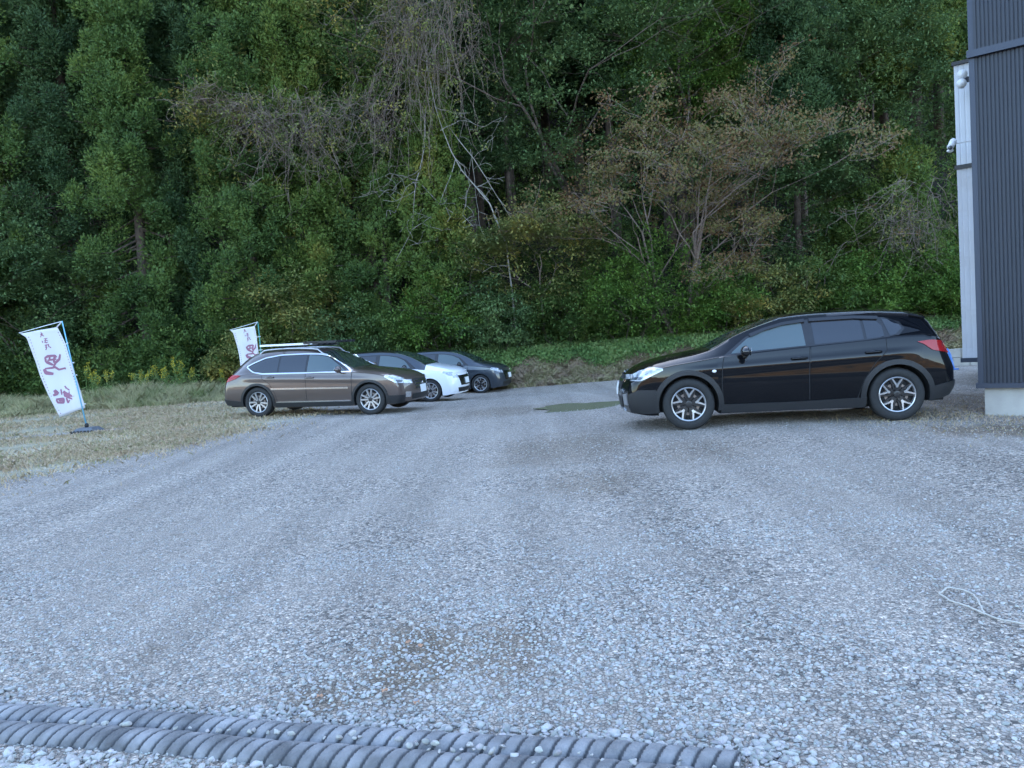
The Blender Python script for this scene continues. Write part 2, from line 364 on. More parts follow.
# ------------------------------------------------------------------ gravel stones (nobody could count them)
def stone_base(sub):
    t = (1+5**.5)/2
    v = np.array([(-1, t, 0), (1, t, 0), (-1, -t, 0), (1, -t, 0), (0, -1, t), (0, 1, t), (0, -1, -t), (0, 1, -t), (t, 0, -1), (t, 0, 1), (-t, 0, -1), (-t, 0, 1)], float)
    v /= np.linalg.norm(v[0])
    f = [(0, 11, 5), (0, 5, 1), (0, 1, 7), (0, 7, 10), (0, 10, 11), (1, 5, 9), (5, 11, 4), (11, 10, 2), (10, 7, 6), (7, 1, 8), (3, 9, 4), (3, 4, 2), (3, 2, 6), (3, 6, 8), (3, 8, 9), (4, 9, 5), (2, 4, 11), (6, 2, 10), (8, 6, 7), (9, 8, 1)]
    for _ in range(sub):
        v = list(v); mid = {}; nf = []
        def mp(a, b):
            k = (min(a, b), max(a, b))
            if k not in mid:
                p = (np.array(v[a])+v[b]); v.append(p/np.linalg.norm(p)); mid[k] = len(v)-1
            return mid[k]
        for a, b, c in f:
            ab, bc, ca = mp(a, b), mp(b, c), mp(c, a); nf += [(a, ab, ca), (b, bc, ab), (c, ca, bc), (ab, bc, ca)]
        f = nf; v = np.array(v)
    return np.array(v), np.array(f)
def stones(name, P, size, sub, mat, nvar=24, bury=.25):
    """P (n,3) positions, size (n,)"""
    bv, bf = stone_base(sub); n = len(P)
    var = []
    for k in range(nvar):
        d = rng.normal(size=(9, 3)); d /= np.linalg.norm(d, axis=1)[:, None]
        vv = bv.copy()
        for q in d:                              # chop facets like crushed rock
            h = rng.uniform(.35, .75); s = vv@q; vv = vv-np.clip(s-h, 0, None)[:, None]*q
        vv = vv*rng.uniform(.92, 1.08, (len(vv), 1)); vv *= [1, rng.uniform(.6, .9), rng.uniform(.45, .7)]; var.append(vv)
    var = np.array(var); idx = rng.integers(0, nvar, n); a = rng.uniform(0, 2*PI, n); tl = rng.normal(0, .3, n)
    vv = var[idx]*size[:, None, None]*.5
    x, y, z = vv[..., 0], vv[..., 1], vv[..., 2]
    y, z = y*np.cos(tl)[:, None]-z*np.sin(tl)[:, None], y*np.sin(tl)[:, None]+z*np.cos(tl)[:, None]
    x, y = x*np.cos(a)[:, None]-y*np.sin(a)[:, None], x*np.sin(a)[:, None]+y*np.cos(a)[:, None]
    vv = np.stack([x, y, z], -1)+P[:, None, :]; vv[..., 2] += (size*.5*(.55-bury*2))[:, None]
    ff = bf[None]+(np.arange(n)*len(bv))[:, None, None]
    return mesh_np(name, vv.reshape(-1, 3), ff.reshape(-1, 3), mat)
def stone_mat():
    m, nt, b = newmat('stone_chips'); L = nt.links; N = nt.nodes.new
    g = N('ShaderNodeNewGeometry'); r = N('ShaderNodeValToRGB'); e = r.color_ramp.elements
    e[0].color = (.25, .235, .21, 1); e[1].color = (.36, .29, .24, 1)
    for p, c in ((.3, (.29, .265, .225)), (.6, (.35, .32, .27)), (.85, (.39, .36, .305)), (.93, (.40, .39, .36)), (.96, (.45, .415, .36))):
        k = e.new(p); k.color = (*c, 1)
    L.new(g.outputs['Random Per Island'], r.inputs['Fac'])
    n = N('ShaderNodeTexNoise'); n.inputs['Scale'].default_value = 60; n.inputs['Detail'].default_value = 6; L.new(g.outputs['Position'], n.inputs['Vector'])
    mx = N('ShaderNodeMix'); mx.data_type = 'RGBA'; mx.blend_type = 'OVERLAY'; mx.inputs['Factor'].default_value = .5; L.new(r.outputs['Color'], mx.inputs[6]); L.new(n.outputs['Color'], mx.inputs[7])
    hs = N('ShaderNodeHueSaturation'); hs.inputs['Saturation'].default_value = .35; L.new(mx.outputs[2], hs.inputs['Color'])
    L.new(hs.outputs['Color'], b.inputs['Base Color']); b.inputs['Roughness'].default_value = .85; b.inputs['Specular IOR Level'].default_value = .3
    return m
M['stone'] = stone_mat()
def scatter(n, y0, y1, p=1.0):
    """points in the visible wedge (with margin), density falling with distance as y^-p"""
    u = rng.uniform(0, 1, n)
    e = 2-p
    y = (y0**e+u*(y1**e-y0**e))**(1/e); x = rng.uniform(-1, 1, n)*(y*.78+.8)
    return x, y
def dens(x, y):   # where coarse stone lies thick: a band across the foreground
    c = np.exp(-((x+.1)/1.5)**2-((y-3.3)/1.1)**2); n = .5+.5*np.sin(x*2.3+1)*np.sin(y*1.9)+.3*np.sin(x*5.1+y*3.7)
    return np.clip(.30+.7*c+.35*n, 0, 1)
def near_pipe(x, y): return y < np.interp(x, [-3, -2.47, -1.5, 0, .7], [3.5, 3.3, 3.0, 2.7, 2.5])
x, y = scatter(52000, 2.2, 5.6, 1.0); d = dens(x, y); k = rng.uniform(size=len(x)) < d
x, y, d = x[k], y[k], d[k]; sz = np.clip(rng.lognormal(math.log(.0165), .40, len(x))*(.66+.52*d), .007, .042)
k = lot(x, y); x, y, sz = x[k], y[k], sz[k]
tag(stones('gravel_stones', np.stack([x, y, height(x, y)+.004], -1), sz, 1, M['stone']), 'crushed grey stones lying thick over the foreground of the lot', 'gravel', kind='stuff')
x, y = scatter(120000, 5.0, 24, 1.35); d = dens(x, y); k = (rng.uniform(size=len(x)) < d+.25) & lot(x, y)
x, y = x[k], y[k]; sz = np.clip(rng.lognormal(math.log(.018), .35, len(x)), .010, .038)
tag(stones('gravel_stones', np.stack([x, y, height(x, y)+.004], -1), sz, 0, M['stone']), 'fine grey chippings spread over the middle and far lot', 'gravel', kind='stuff')

# ------------------------------------------------------------------ cars
def resample(P, n):
    P = np.array(P, float)
    if len(P) == 1: return np.repeat(P, n, 0)
    d = np.r_[0, np.cumsum(np.linalg.norm(np.diff(P, axis=0), axis=1))]
    t = np.linspace(0, d[-1], n); return np.stack([np.interp(t, d, P[:, k]) for k in range(P.shape[1])], -1)
def arc(c, r, a0, a1, n=24, ry=None):
    a = np.radians(np.linspace(a0, a1, n)); return np.stack([c[0]-r*np.cos(a), c[1]+(ry or r)*np.sin(a)], -1)
class Car:
    def __init__(c, p):
        c.p = p; g = p
        c.top = interp(*zip(*g['top'])); c.sh = interp(*zip(*g['sh'])); c.re = interp(*zip(*g['re']))
        c.W = interp(*zip(*g['W'])); c.we = interp(*zip(*g['we']))
        c.pF = interp(*zip(*sorted([(z, s) for s, z in g['profF']]))); c.pR = interp(*zip(*sorted([(z, s) for s, z in g['profR']])))
        c.t0, c.t1 = g['t0'], g['t1']; c.wb = g['wb']; c.zc = g['tyre']; c.ar = g['arch']
        c.zb = interp(*zip(*g['zb'])); c.rF, c.rR = g.get('rF', .13), g.get('rR', .16)
    def half(c, t):
        W = c.W(t)
        q = np.clip((c.t0+c.rF-t)/c.rF, 0, 1); W = W-c.rF*(1-np.sqrt(1-q*q))*.9
        q = np.clip((t-(c.t1-c.rR))/c.rR, 0, 1); W = W-c.rR*(1-np.sqrt(1-q*q))*.9
        return W
    def wside(c, t, z):
        W = c.half(t); u = np.clip((z-.62)/.42, 0, 2); l = np.clip((.60-z)/.4, 0, 2)
        z0 = .80+.035*t; e_ = np.clip((z-(z0-.11))/.11, 0, 1); g_ = np.clip((z0+.07-z)/.07, 0, 1)
        env = np.clip((t+.1)/.5, 0, 1)*np.clip((c.t1-.35-t)/.4, 0, 1)
        return W-.055*u*u-.05*l*l+.013*env*(e_*e_*(3-2*e_))*(g_*g_*(3-2*g_))
    def side_y(c, t, z):
        sh, re = c.sh(t), c.re(t); y0 = c.wside(t, sh); ye = np.minimum(c.we(t), c.half(t)-.06)
        v = np.clip((z-sh)/np.maximum(re-sh, 1e-4), 0, 1)
        led = np.clip(v*14, 0, 1)*.018
        return np.where(z <= sh, c.wside(t, z), y0-led-(y0-led-ye)*v**1.18)
    def F(c, t, y, z):
        fF = np.clip((c.t0+.45-t)/.45, 0, 1)**1.6; fR = np.clip((t-(c.t1-.36))/.36, 0, 1)**1.5
        return t+fF*(c.p['bowF']*np.abs(y/.85)**2.4+c.pF(z))+fR*(-c.p['bowR']*np.abs(y/.85)**2.6+c.pR(z))
    def bottom(c, t):
        z = c.zb(t)
        for s0 in (0, c.wb):
            d = c.ar**2-(t-s0)**2
            z = np.where(d > 0, np.maximum(z, c.zc+np.sqrt(np.maximum(d, 0))), z)
        return z
    def side_pt(c, s, z):
        s = np.asarray(s, float); z = np.asarray(z, float); t = s.copy()
        for _ in range(12):
            t = np.clip(t, c.t0, c.t1); y = c.side_y(t, z); t = t+(s-c.F(t, y, z))*.7
        t = np.clip(t, c.t0, c.t1); y = c.side_y(t, z); return np.stack([-c.F(t, y, z), y, z], -1)
    def body(c):
        st = np.unique(np.round(np.concatenate([np.linspace(c.t0, c.t1, 90), c.t0+c.rF*(1-np.cos(np.linspace(0, PI/2, 9))), c.t1-c.rR*(1-np.cos(np.linspace(0, PI/2, 9))),
              *[s0+c.ar*np.cos(np.linspace(0, PI, 25))*k for s0 in (0, c.wb) for k in (1.0, 1.002)]]), 4))
        st = st[(st >= c.t0) & (st <= c.t1)]
        rows = []
        for t in st:
            zb, sh, re, tp = float(c.bottom(t)), float(c.sh(t)), float(c.re(t)), float(c.top(t))
            ye = float(min(c.we(t), c.half(t)-.06)); P = [(0, zb), (float(c.side_y(t, zb))-.05, zb)]
            for z in np.linspace(zb+.0, sh, 20): P.append((float(c.side_y(t, z)), z))
            for v in (.04, .075, .2, .4, .6, .8, 1): z = sh+(re-sh)*v; P.append((float(c.side_y(t, z)), z))
            for q in (.96, .88, .72, .5, .25, 0): P.append((ye*q, re+(tp-re)*(1-q**2.6)))
            rows.append(P)
        m = len(rows[0]); full = []
        for t, P in zip(st, rows):
            L = [(c.F(t, y, z), y, z) for y, z in P]+[(c.F(t, y, z), -y, z) for y, z in P[-2:0:-1]]
            full.append(L)
        k = len(full[0]); V = [(-s, y, z) for L in full for s, y, z in L]; Fc = []; mi = []
        for i in range(len(st)-1):
            for j in range(k):
                j2 = (j+1) % k; Fc.append((i*k+j, i*k+j2, (i+1)*k+j2, (i+1)*k+j)); mi.append(1 if (j in (0, k-1) or j == 1 or j == k-2) else (2 if c.p.get('two_tone') and 21 <= j < k-21 and st[i] > .12 else 0))
        ny = 13
        for idx, flip in ((0, False), (len(st)-1, True)):
            t = st[idx]; base = len(V); P = rows[idx][1:]
            for y, z in P:
                for a in np.linspace(-1, 1, ny): V.append((-c.F(t, y*a, z), y*a, z))
            for r in range(len(P)-1):
                for a in range(ny-1):
                    f = (base+r*ny+a, base+r*ny+a+1, base+(r+1)*ny+a+1, base+(r+1)*ny+a); Fc.append(f[::-1] if flip else f); mi.append(0)
        o = mesh_np('body', V, Fc, None, smooth=True, mats=[c.paint, M['under_car'], P_GREY], midx=mi, parent=c.root)
        o.data.set_sharp_from_angle(angle=math.radians(42)) if hasattr(o.data, 'set_sharp_from_angle') else None
        return o
    def surf(c, A, B, fn, nu, nv, off, thick=.008):
        A = resample(A, nu); B = resample(B, nu); v = np.linspace(0, 1, nv)[:, None, None]
        G = A[None]*(1-v)+B[None]*v
        Pt = fn(G[..., 0], G[..., 1]); e = 1e-3
        du = fn(G[..., 0]+e, G[..., 1])-fn(G[..., 0]-e, G[..., 1]); dv = fn(G[..., 0], G[..., 1]+e)-fn(G[..., 0], G[..., 1]-e)
        n = np.cross(du, dv); n /= (np.linalg.norm(n, axis=-1, keepdims=True)+1e-12)
        return Pt, n, G
    def emit(c, Pt, n, off, thick, name, mat, side, parent, out, label=None):
        nv, nu = Pt.shape[:2]; sgn = np.sign((n*out(Pt)).sum(-1, keepdims=True)); sgn[sgn == 0] = 1; n = n*sgn
        T = Pt+n*off; V = list(T.reshape(-1, 3)); Fc = [(r*nu+a, r*nu+a+1, (r+1)*nu+a+1, (r+1)*nu+a) for r in range(nv-1) for a in range(nu-1)]
        loop = [(0, a) for a in range(nu)]+[(r, nu-1) for r in range(1, nv)]+[(nv-1, a) for a in range(nu-2, -1, -1)]+[(r, 0) for r in range(nv-2, 0, -1)]
        b = len(V)
        for r, a in loop: V.append(Pt[r, a]+n[r, a]*(off-thick))
        L = len(loop)
        for i in range(L):
            i2 = (i+1) % L; Fc.append((loop[i][0]*nu+loop[i][1], b+i, b+i2, loop[i2][0]*nu+loop[i2][1]))
        V = np.array(V)
        if side < 0: V = V*[1, -1, 1]
        o = mesh_np(name, V, Fc, mat, parent or c.root, smooth=True); o.data.set_sharp_from_angle(angle=math.radians(40))
        if label: o['label'] = label
        return o
    def side(c, name, A, B, mat, off=.004, nu=24, nv=8, thick=.012, sides=(1, -1), parent=None):
        res = []
        for s in sides:
            Pt, n, _ = c.surf(A, B, c.side_pt, nu, nv, off)
            pr = parent[s] if isinstance(parent, dict) else parent
            res.append(c.emit(Pt, n, off, thick, name, mat, s, pr, lambda P: np.broadcast_to(np.array([0, 1, .15]), P.shape)))
        return {s: r for s, r in zip(sides, res)}
    def top_pt(c, s, y):
        s = np.asarray(s, float); t = s.copy()
        def z_(t): ye = np.minimum(c.we(t), c.half(t)-.06); return c.re(t)+(c.top(t)-c.re(t))*(1-np.clip(np.abs(y)/ye, 0, 1)**2.6)
        for _ in range(12): t = np.clip(t, c.t0, c.t1); t = t+(s-c.F(t, y, z_(t)))*.7
        t = np.clip(t, c.t0, c.t1); z = z_(t); return np.stack([-c.F(t, y, z), y+0*z, z], -1)
    def topp(c, name, A, B, mat, off=.004, nu=16, nv=16, thick=.012, parent=None):
        Pt, n, _ = c.surf(A, B, c.top_pt, nu, nv, off)
        return c.emit(Pt, n, off, thick, name, mat, 1, parent, lambda P: np.broadcast_to(np.array([0, 0, 1.]), P.shape))
    def end(c, name, A, B, mat, off=.006, nu=14, nv=8, thick=.014, rear=False, mirror=False, parent=None, label=None):
        t = c.t1 if rear else c.t0
        fn = lambda y, z: np.stack([-c.F(t, y, z), y, z], -1)
        out = np.array([-1. if rear else 1., 0, 0])
        r = None
        for s in ((1, -1) if mirror else (1,)):
            Pt, n, _ = c.surf(A, B, fn, nu, nv, off)
            r = c.emit(Pt, n, off, thick, name, mat, s, parent, lambda P: np.broadcast_to(out, P.shape), label)
        return r
    def wheel(c, s0, side, style):
        R = c.zc; y0 = c.p['hw']; wd = .215; mb = MB()
        def lathe(prof, n=40):
            V = []; Fc = []
            for r, y in prof:
                for k in range(n): th = 2*PI*k/n; V.append((r*math.cos(th), y, r*math.sin(th)))
            for i in range(len(prof)-1):
                for k in range(n): k2 = (k+1) % n; Fc.append((i*n+k, i*n+k2, (i+1)*n+k2, (i+1)*n+k))
            return V, Fc
        rr = R*c.p.get('rimr', .655)
        hub = MB(); hub.add(*lathe([(rr*.97, -.19), (rr*.97, -.06), (rr*.6, -.065), (.0001, -.06)])); hub.add(*lathe([(rr*.5, -.05), (rr*.2, -.045), (.0001, -.045)], 24))
        W = hub.build('wheel', M['under_car'], c.root, True); W.location = (-s0, side*y0, R)
        ty = MB(); ty.add(*lathe([(rr, -.20), (R*.90, -.212), (R*.985, -.195), (R, -.17), (R, -.045), (R*.985, -.02), (R*.93, -.004), (R*.80, .0), (rr+.006, -.008), (rr, -.03)], 56))
        dc = MB(); dc.add(*lathe([(rr*.66, -.075), (rr*.66, -.058), (rr*.28, -.058)], 32)); dco = dc.build('brake_disc', M['disc'], W)
        tyo = ty.build('tyre', M['tyre'], W, True)
        rim = MB(); rim.add(*lathe([(rr+.004, -.012), (rr-.004, -.006), (rr-.014, -.010), (rr-.02, -.05)], 56))
        dark = MB()
        def bar(mb_, r0, a0, r1, a1, w0, w1, ya, yb, th=.02):
            p0 = np.array([r0*math.cos(a0), 0, r0*math.sin(a0)]); p1 = np.array([r1*math.cos(a1), 0, r1*math.sin(a1)]); d = p1-p0; d /= np.linalg.norm(d); q = np.array([-d[2], 0, d[0]])
            V = [];
            for (p, w_, yy) in ((p0, w0, ya), (p1, w1, yb)):
                for sg in (-1, 1): V += [p+q*sg*w_/2+np.array([0, yy, 0]), p+q*sg*(w_/2+.004)+np.array([0, yy-th, 0])]
            mb_.add(V, [(0, 2, 6, 4), (0, 4, 5, 1), (2, 3, 7, 6), (1, 5, 7, 3), (0, 1, 3, 2), (4, 6, 7, 5)])
        ph = rng.uniform(0, 1)
        if style == 'fork':
            for k in range(5):
                a = 2*PI*k/5+PI/2+ph
                bar(dark, .03, a, rr*.62, a, .06, .05, -.030, -.022)
                for sg in (-1, 1):
                    bar(rim, rr*.52, a+sg*.05, rr*.97, a+sg*.30, .023, .017, -.018, -.010)
                    bar(dark, rr*.30, a+sg*.45, rr*.9, a+sg*.38, .022, .018, -.034, -.03)
                bar(rim, rr*.40, a, rr*.60, a, .022, .052, -.019, -.015)
        elif style == 'multi':
            for k in range(10):
                a = 2*PI*k/10+ph; bar(rim, .035, a, rr*.97, a+.07*(1 if k % 2 else -1), .030, .038, -.022, -.010)
        elif style == 'swirl':
            for k in range(8):
                a = 2*PI*k/8+ph; bar(rim if k % 2 else dark, .035, a, rr*.97, a+.2, .022, .036, -.02, -.010); bar(rim, rr*.55, a+.12, rr*.97, a-.12, .018, .02, -.016, -.010)
        else:
            for k in range(5):
                a = 2*PI*k/5+ph; bar(rim, .035, a, rr*.97, a, .05, .06, -.022, -.010)
        dark.add(*lathe([(.048, -.03), (.046, -.016), (.030, -.013), (.0001, -.012)], 20))
        for k in range(5): a = 2*PI*k/5+.3; dark.tube([(.055*math.cos(a), -.035, .055*math.sin(a)), (.055*math.cos(a), -.02, .055*math.sin(a))], .009, 8)
        # rim is one mesh with two finishes
        V = rim.V+dark.V; Fc = rim.F+[tuple(i+len(rim.V) for i in f) for f in dark.F]
        ro = mesh_np('rim', V, Fc, None, W, mats=[M['alloy'], M['blackwheel']], midx=[0]*len(rim.F)+[1]*len(dark.F))
        if side < 0: W.rotation_euler = (0, 0, PI)
        return W
    def build(c, name, label, cat, paint_, Fp, Rp, near_dir=None):
        c.paint = paint_
        Fp = np.array(Fp); Rp = np.array(Rp); a = (Rp-Fp)/np.linalg.norm(Rp-Fp); n = np.cross(a, [0, 0, 1]); n /= np.linalg.norm(n)
        if n[1] > 0: n = -n
        u = np.cross(a, n); u *= np.sign(u[2]); fwd = -a; left = np.cross(u, fwd)
        O = Fp-n*c.p['hw']
        c.root = empty(name, (0, 0, 0)); c.root.matrix_world = Matrix(((fwd[0], left[0], u[0], O[0]), (fwd[1], left[1], u[1], O[1]), (fwd[2], left[2], u[2], O[2]), (0, 0, 0, 1)))
        tag(c.root, label, cat); c.body()
        ib = MB(); L0 = c.t0+.12; L1 = c.t1-.02; ib.box((-(L0+L1)/2, 0, .38), ((L1-L0)/2, .56, .16)); 
        for s0 in (0, c.wb): ib.box((-s0, 0, .62), (.30, .575, .10))
        ib.build('underbody', M['under_car'], c.root)
        for s0 in (0, c.wb):
            for sd_ in (1, -1): c.wheel(s0, sd_, c.p['wheel'])
            for sd_ in (1, -1):
                lin = MB(); A = arc((s0, c.zc), c.ar-.004, 0, 180, 20); V = [(-p[0], sd_*yy, p[1]) for yy in (.56, c.p['hw']-.03) for p in A]
                lin.add(V, [(i, i+1, 20+i+1, 20+i) for i in range(19)])
                lin.build('wheel_arch_liner', M['under_car'], c.root, True)
    def mirror_part(c, s, z, mat, r=(.10, .11, .075)):
        for sd_ in (1, -1):
            P = c.side_pt(s, z-.03); mb = MB(); yb = float(P[1]); 
            mb.ell((-s, sd_*(yb+.15), z+.03), (r[0]*.8, r[1], r[2]), 14, 8, f=lambda p: np.array([p[0]*(1 if p[0] > 0 else .45), p[1], p[2]*(1-.25*(p[1]*sd_)/r[1])]))
            mb.tube([(-s, sd_*(yb-.01), z-.05), (-s, sd_*(yb+.05), z-.03), (-s, sd_*(yb+.10), z)], [.03, .026, .03], 8)
            o = mb.build('wing_mirror', mat, c.root, True)
            g = MB(); g.ell((-s-.045, sd_*(yb+.15), z+.03), (.004, r[1]*.8, r[2]*.75), 14, 6); g.build('mirror_glass', M['chrome'], o, True)
    def handle(c, s, z, doors, mat):
        for sd_ in (1, -1):
            mb = MB(); pts = []
            for k, (ds, dz, o) in enumerate(((-.10, 0, .004), (-.085, 0, .03), (0, .004, .036), (.085, .002, .03), (.10, 0, .004))):
                P = c.side_pt(s+ds, z+dz); pts.append((P[0], sd_*(P[1]+o), P[2]))
            mb.tube(pts, [.013, .016, .017, .016, .013], 8); h = mb.build('door_handle', mat, doors[sd_], True)
            m2 = MB(); P = c.side_pt(s, z); m2.ell((P[0], sd_*(P[1]-.002), P[2]), (.06, .012, .030), 14, 6); m2.build('handle_recess', M['trim'], doors[sd_], True)
    def seam(c, pts, name='shut_line', w=.010, off=.0025):
        pts = np.array(pts, float); d = np.gradient(pts, axis=0); d /= np.linalg.norm(d, axis=1)[:, None]; q = np.stack([-d[:, 1], d[:, 0]], -1)*w/2
        return c.side(name, pts-q, pts+q, M['under_car'], off, nu=40, nv=2, thick=.003)

def hatch_details(c, k):
    """k: dict of feature polylines in (s, z)"""
    T = M['trim']
    # glasshouse
    c.side('window_surround', k['dlo_bot'], k['dlo_top'], T, .003, 50, 8)
    for nm, A, B, mt in k['windows']: c.side(nm, A, B, mt, .007, 20, 8)
    fd = c.side('front_door', k['fdA'], k['fdB'], c.paint, .004, 22, 30, .010)
    rd = c.side('rear_door', k['rdA'], k['rdB'], c.paint, .004, 22, 30, .010)
    for L_ in (k['fdA'], k['fdB'], k['rdB']): c.seam(L_, w=.009, off=.0046)
    c.handle(*k['hF'], fd, k.get('hmat', c.paint)); c.handle(*k['hR'], rd, k.get('hmat', c.paint))
    c.mirror_part(*k['mirror'], c.paint if not k.get('mblack') else M['trim'])
    wA, wB, ww0, ww1 = k['screen']
    c.topp('windscreen', [(wA, -ww0), (wA, ww0)], [(wB, -ww1), (wB, ww1)], M['screen'], .005)
    rA, rB, rw = k['rearwin']
    c.topp('rear_window', [(rA, -rw), (rA, rw)], [(rB, -rw*.9), (rB, rw*.9)], M['glass'], .005)

# ---- black crossover
S = dict(
 top=[(-.86, .71), (-.80, .77), (-.6, .885), (-.2, .985), (.15, 1.04), (.32, 1.07), (.9, 1.31), (1.25, 1.43), (1.6, 1.49), (2.1, 1.495), (2.6, 1.478), (3.0, 1.435), (3.14, 1.395), (3.22, 1.32), (3.31, 1.18), (3.37, 1.05)],
 sh=[(-.86, .67), (-.6, .785), (-.2, .87), (.2, .92), (.52, .96), (1.1, 1.0), (1.6, 1.03), (2.3, 1.065), (2.7, 1.10), (3.0, 1.105), (3.25, 1.06), (3.42, .98)],
 re=[(-.86, .70), (-.80, .75), (-.6, .86), (-.2, .955), (.15, 1.01), (.30, 1.045), (.69, 1.23), (1.0, 1.34), (1.3, 1.415), (1.75, 1.44), (2.3, 1.435), (2.8, 1.40), (3.05, 1.365), (3.14, 1.32), (3.25, 1.19), (3.37, 1.0)],
 W=[(-.86, .83), (-.5, .875), (0, .895), (.6, .885), (1.6, .89), (2.6, .90), (3.0, .885), (3.42, .83)],
 we=[(-.86, .66), (-.3, .68), (.2, .68), (.5, .64), (1.2, .585), (2.2, .58), (3.2, .555), (3.42, .60)],
 zb=[(-.86, .25), (-.5, .21), (.5, .20), (2.2, .20), (3.1, .26), (3.42, .32)],
 profF=[(.0, .88), (.0, .75), (-.05, .64), (-.075, .5), (-.06, .34), (-.02, .24)],
 profR=[(0, 1.1), (.0, 1.0), (.07, .82), (.13, .62), (.13, .45), (.06, .30)],
 t0=-.84, t1=3.37, wb=2.665, tyre=.347, arch=.40, bowF=.17, bowR=.12, hw=.875, wheel='fork', rimr=.66)
c = Car(S)
c.build('black_crossover', 'glossy black crossover car with grey wheel arches parked alone beside the dark ribbed building', 'car', P_BLACK, CT_F, CT_R)
hatch_details(c, dict(
 dlo_bot=[(.49, .968), (1.1, 1.008), (1.6, 1.035), (2.3, 1.070), (2.72, 1.112)], dlo_top=[(.53, 1.0), (.80, 1.20), (1.05, 1.295), (1.3, 1.358), (1.64, 1.390), (2.3, 1.388), (2.62, 1.355), (2.78, 1.29), (2.82, 1.20)],
 windows=[('front_window', [(.59, .99), (1.1, 1.022), (1.55, 1.045)], [(.61, 1.015), (.82, 1.175), (1.05, 1.268), (1.3, 1.33), (1.54, 1.357)], M['glass_clear']),
          ('rear_window_side', [(1.665, 1.052), (2.0, 1.068), (2.285, 1.083)], [(1.665, 1.363), (2.0, 1.368), (2.285, 1.365)], M['glass']),
          ('rear_door_quarter_glass', [(2.32, 1.085), (2.53, 1.10)], [(2.32, 1.364), (2.45, 1.352), (2.54, 1.25), (2.54, 1.12)], M['glass']),
          ('quarter_window', [(2.61, 1.115), (2.68, 1.125)], [(2.56, 1.34), (2.70, 1.315), (2.765, 1.25), (2.78, 1.20)], M['glass'])],
 fdA=[(.46, .335), (.445, .6), (.46, .83), (.49, .958)], fdB=[(1.565, .335), (1.565, .6), (1.58, .85), (1.595, 1.022)],
 rdA=[(1.585, .335), (1.585, .6), (1.60, .85), (1.615, 1.024)], rdB=[(2.17, .335), (2.24, .55), (2.40, .78), (2.55, .93), (2.55, 1.078)],
 hF=(1.45, .885), hR=(2.38, .915), mirror=(.76, .99), mblack=True, screen=(.34, 1.33, .62, .54), rearwin=(3.20, 3.35, .5)))
for s0 in (0, c.wb):
    c.side('arch_cladding', arc((s0, c.zc), .395, -14, 194, 40), arc((s0, c.zc), .462, -12, 192, 40), M['clad'], .020, 50, 4, .10)
c.side('sill_cladding', [(.42, .215), (2.26, .205)], [(.44, .325), (1.4, .32), (2.28, .335)], M['clad'], .026, 30, 5, .04)
c.side('front_bumper_cladding', [(-.76, .26), (-.55, .24), (-.40, .245)], [(-.80, .50), (-.66, .57), (-.42, .56)], M['clad'], .012, 14, 8, .02)
c.side('rear_bumper_cladding', [(3.07, .265), (3.2, .275), (3.42, .33)], [(3.05, .42), (3.2, .46), (3.45, .50)], M['clad'], .014, 14, 6, .02)
c.side('headlight', [(-.80, .69), (-.62, .69), (-.32, .82)], [(-.78, .755), (-.62, .825), (-.45, .862), (-.32, .845)], M['lamp'], .008, 20, 6, .02)
c.side('headlight_bezel', [(-.78, .70), (-.62, .705)], [(-.78, .73), (-.58, .742)], M['lampdark'], .011, 10, 3, .01)
c.side('tail_light', [(3.01, .985), (3.11, .905), (3.23, .875), (3.32, .86)], [(2.93, 1.02), (3.10, 1.035), (3.23, 1.02), (3.32, 1.0)], M['red'], .010, 14, 6, .02)
c.end('tail_light', [(.40, .87), (.72, .85)], [(.40, .95), (.70, .98)], M['red'], .01, rear=True, mirror=True)
c.end('grille', [(-.40, .56), (.40, .56)], [(-.44, .76), (.44, .76)], M['clad'], .008)
c.end('grille_wing', [(-.44, .665), (.44, .665)], [(-.44, .70), (.44, .70)], M['chrome'], .02)
c.end('lower_intake', [(-.42, .31), (.42, .31)], [(-.50, .46), (.50, .46)], M['clad'], .008)
c.end('skid_trim', [(-.48, .265), (.48, .265)], [(-.46, .30), (.46, .30)], M['alloy'], .014)
c.end('headlight', [(.47, .70), (.70, .72)], [(.47, .775), (.70, .785)], M['lamp'], .01, mirror=True)
c.end('fog_lamp', [(.56, .36), (.70, .36)], [(.56, .50), (.70, .52)], M['alloy'], .014, mirror=True)
c.end('number_plate', [(-.165, .475), (.165, .475)], [(-.165, .64), (.165, .64)], M['plate'], .03)
c.end('number_plate', [(-.165, .74), (.165, .74)], [(-.165, .90), (.165, .90)], M['plate'], .02, rear=True)
for sd_ in (1, -1):
    mb = MB(); pts = []
    for s in np.linspace(1.15, 3.0, 16):
        zz = float(c.re(s))+(.010 if 1.2 < s < 2.95 else -.01); pts.append((-s, sd_*(float(c.we(s))-.035), zz))
    mb.tube(pts, .010, 8); mb.build('roof_rail', M['lampdark'], c.root, True)
    P = c.side_pt(.35, .777); mb = MB(); mb.ell((P[0], sd_*(P[1]+.004), P[2]), (.030, .010, .020), 12, 6); mb.build('side_marker', M['white'], c.root, True)
c.side('window_visor', [(.87, 1.19), (1.05, 1.26), (1.3, 1.322), (1.58, 1.347)], [(.85, 1.225), (1.05, 1.297), (1.3, 1.36), (1.58, 1.388)], M['trim'], .028, 24, 3, .02)
c.side('window_visor', [(1.64, 1.35), (2.2, 1.352), (2.5, 1.325)], [(1.64, 1.39), (2.2, 1.392), (2.52, 1.365)], M['trim'], .028, 24, 3, .02)
c.side('rear_spoiler', [(2.92, 1.355), (3.12, 1.305)], [(2.92, 1.375), (3.14, 1.33)], M['trim'], .02, 8, 3, .03)

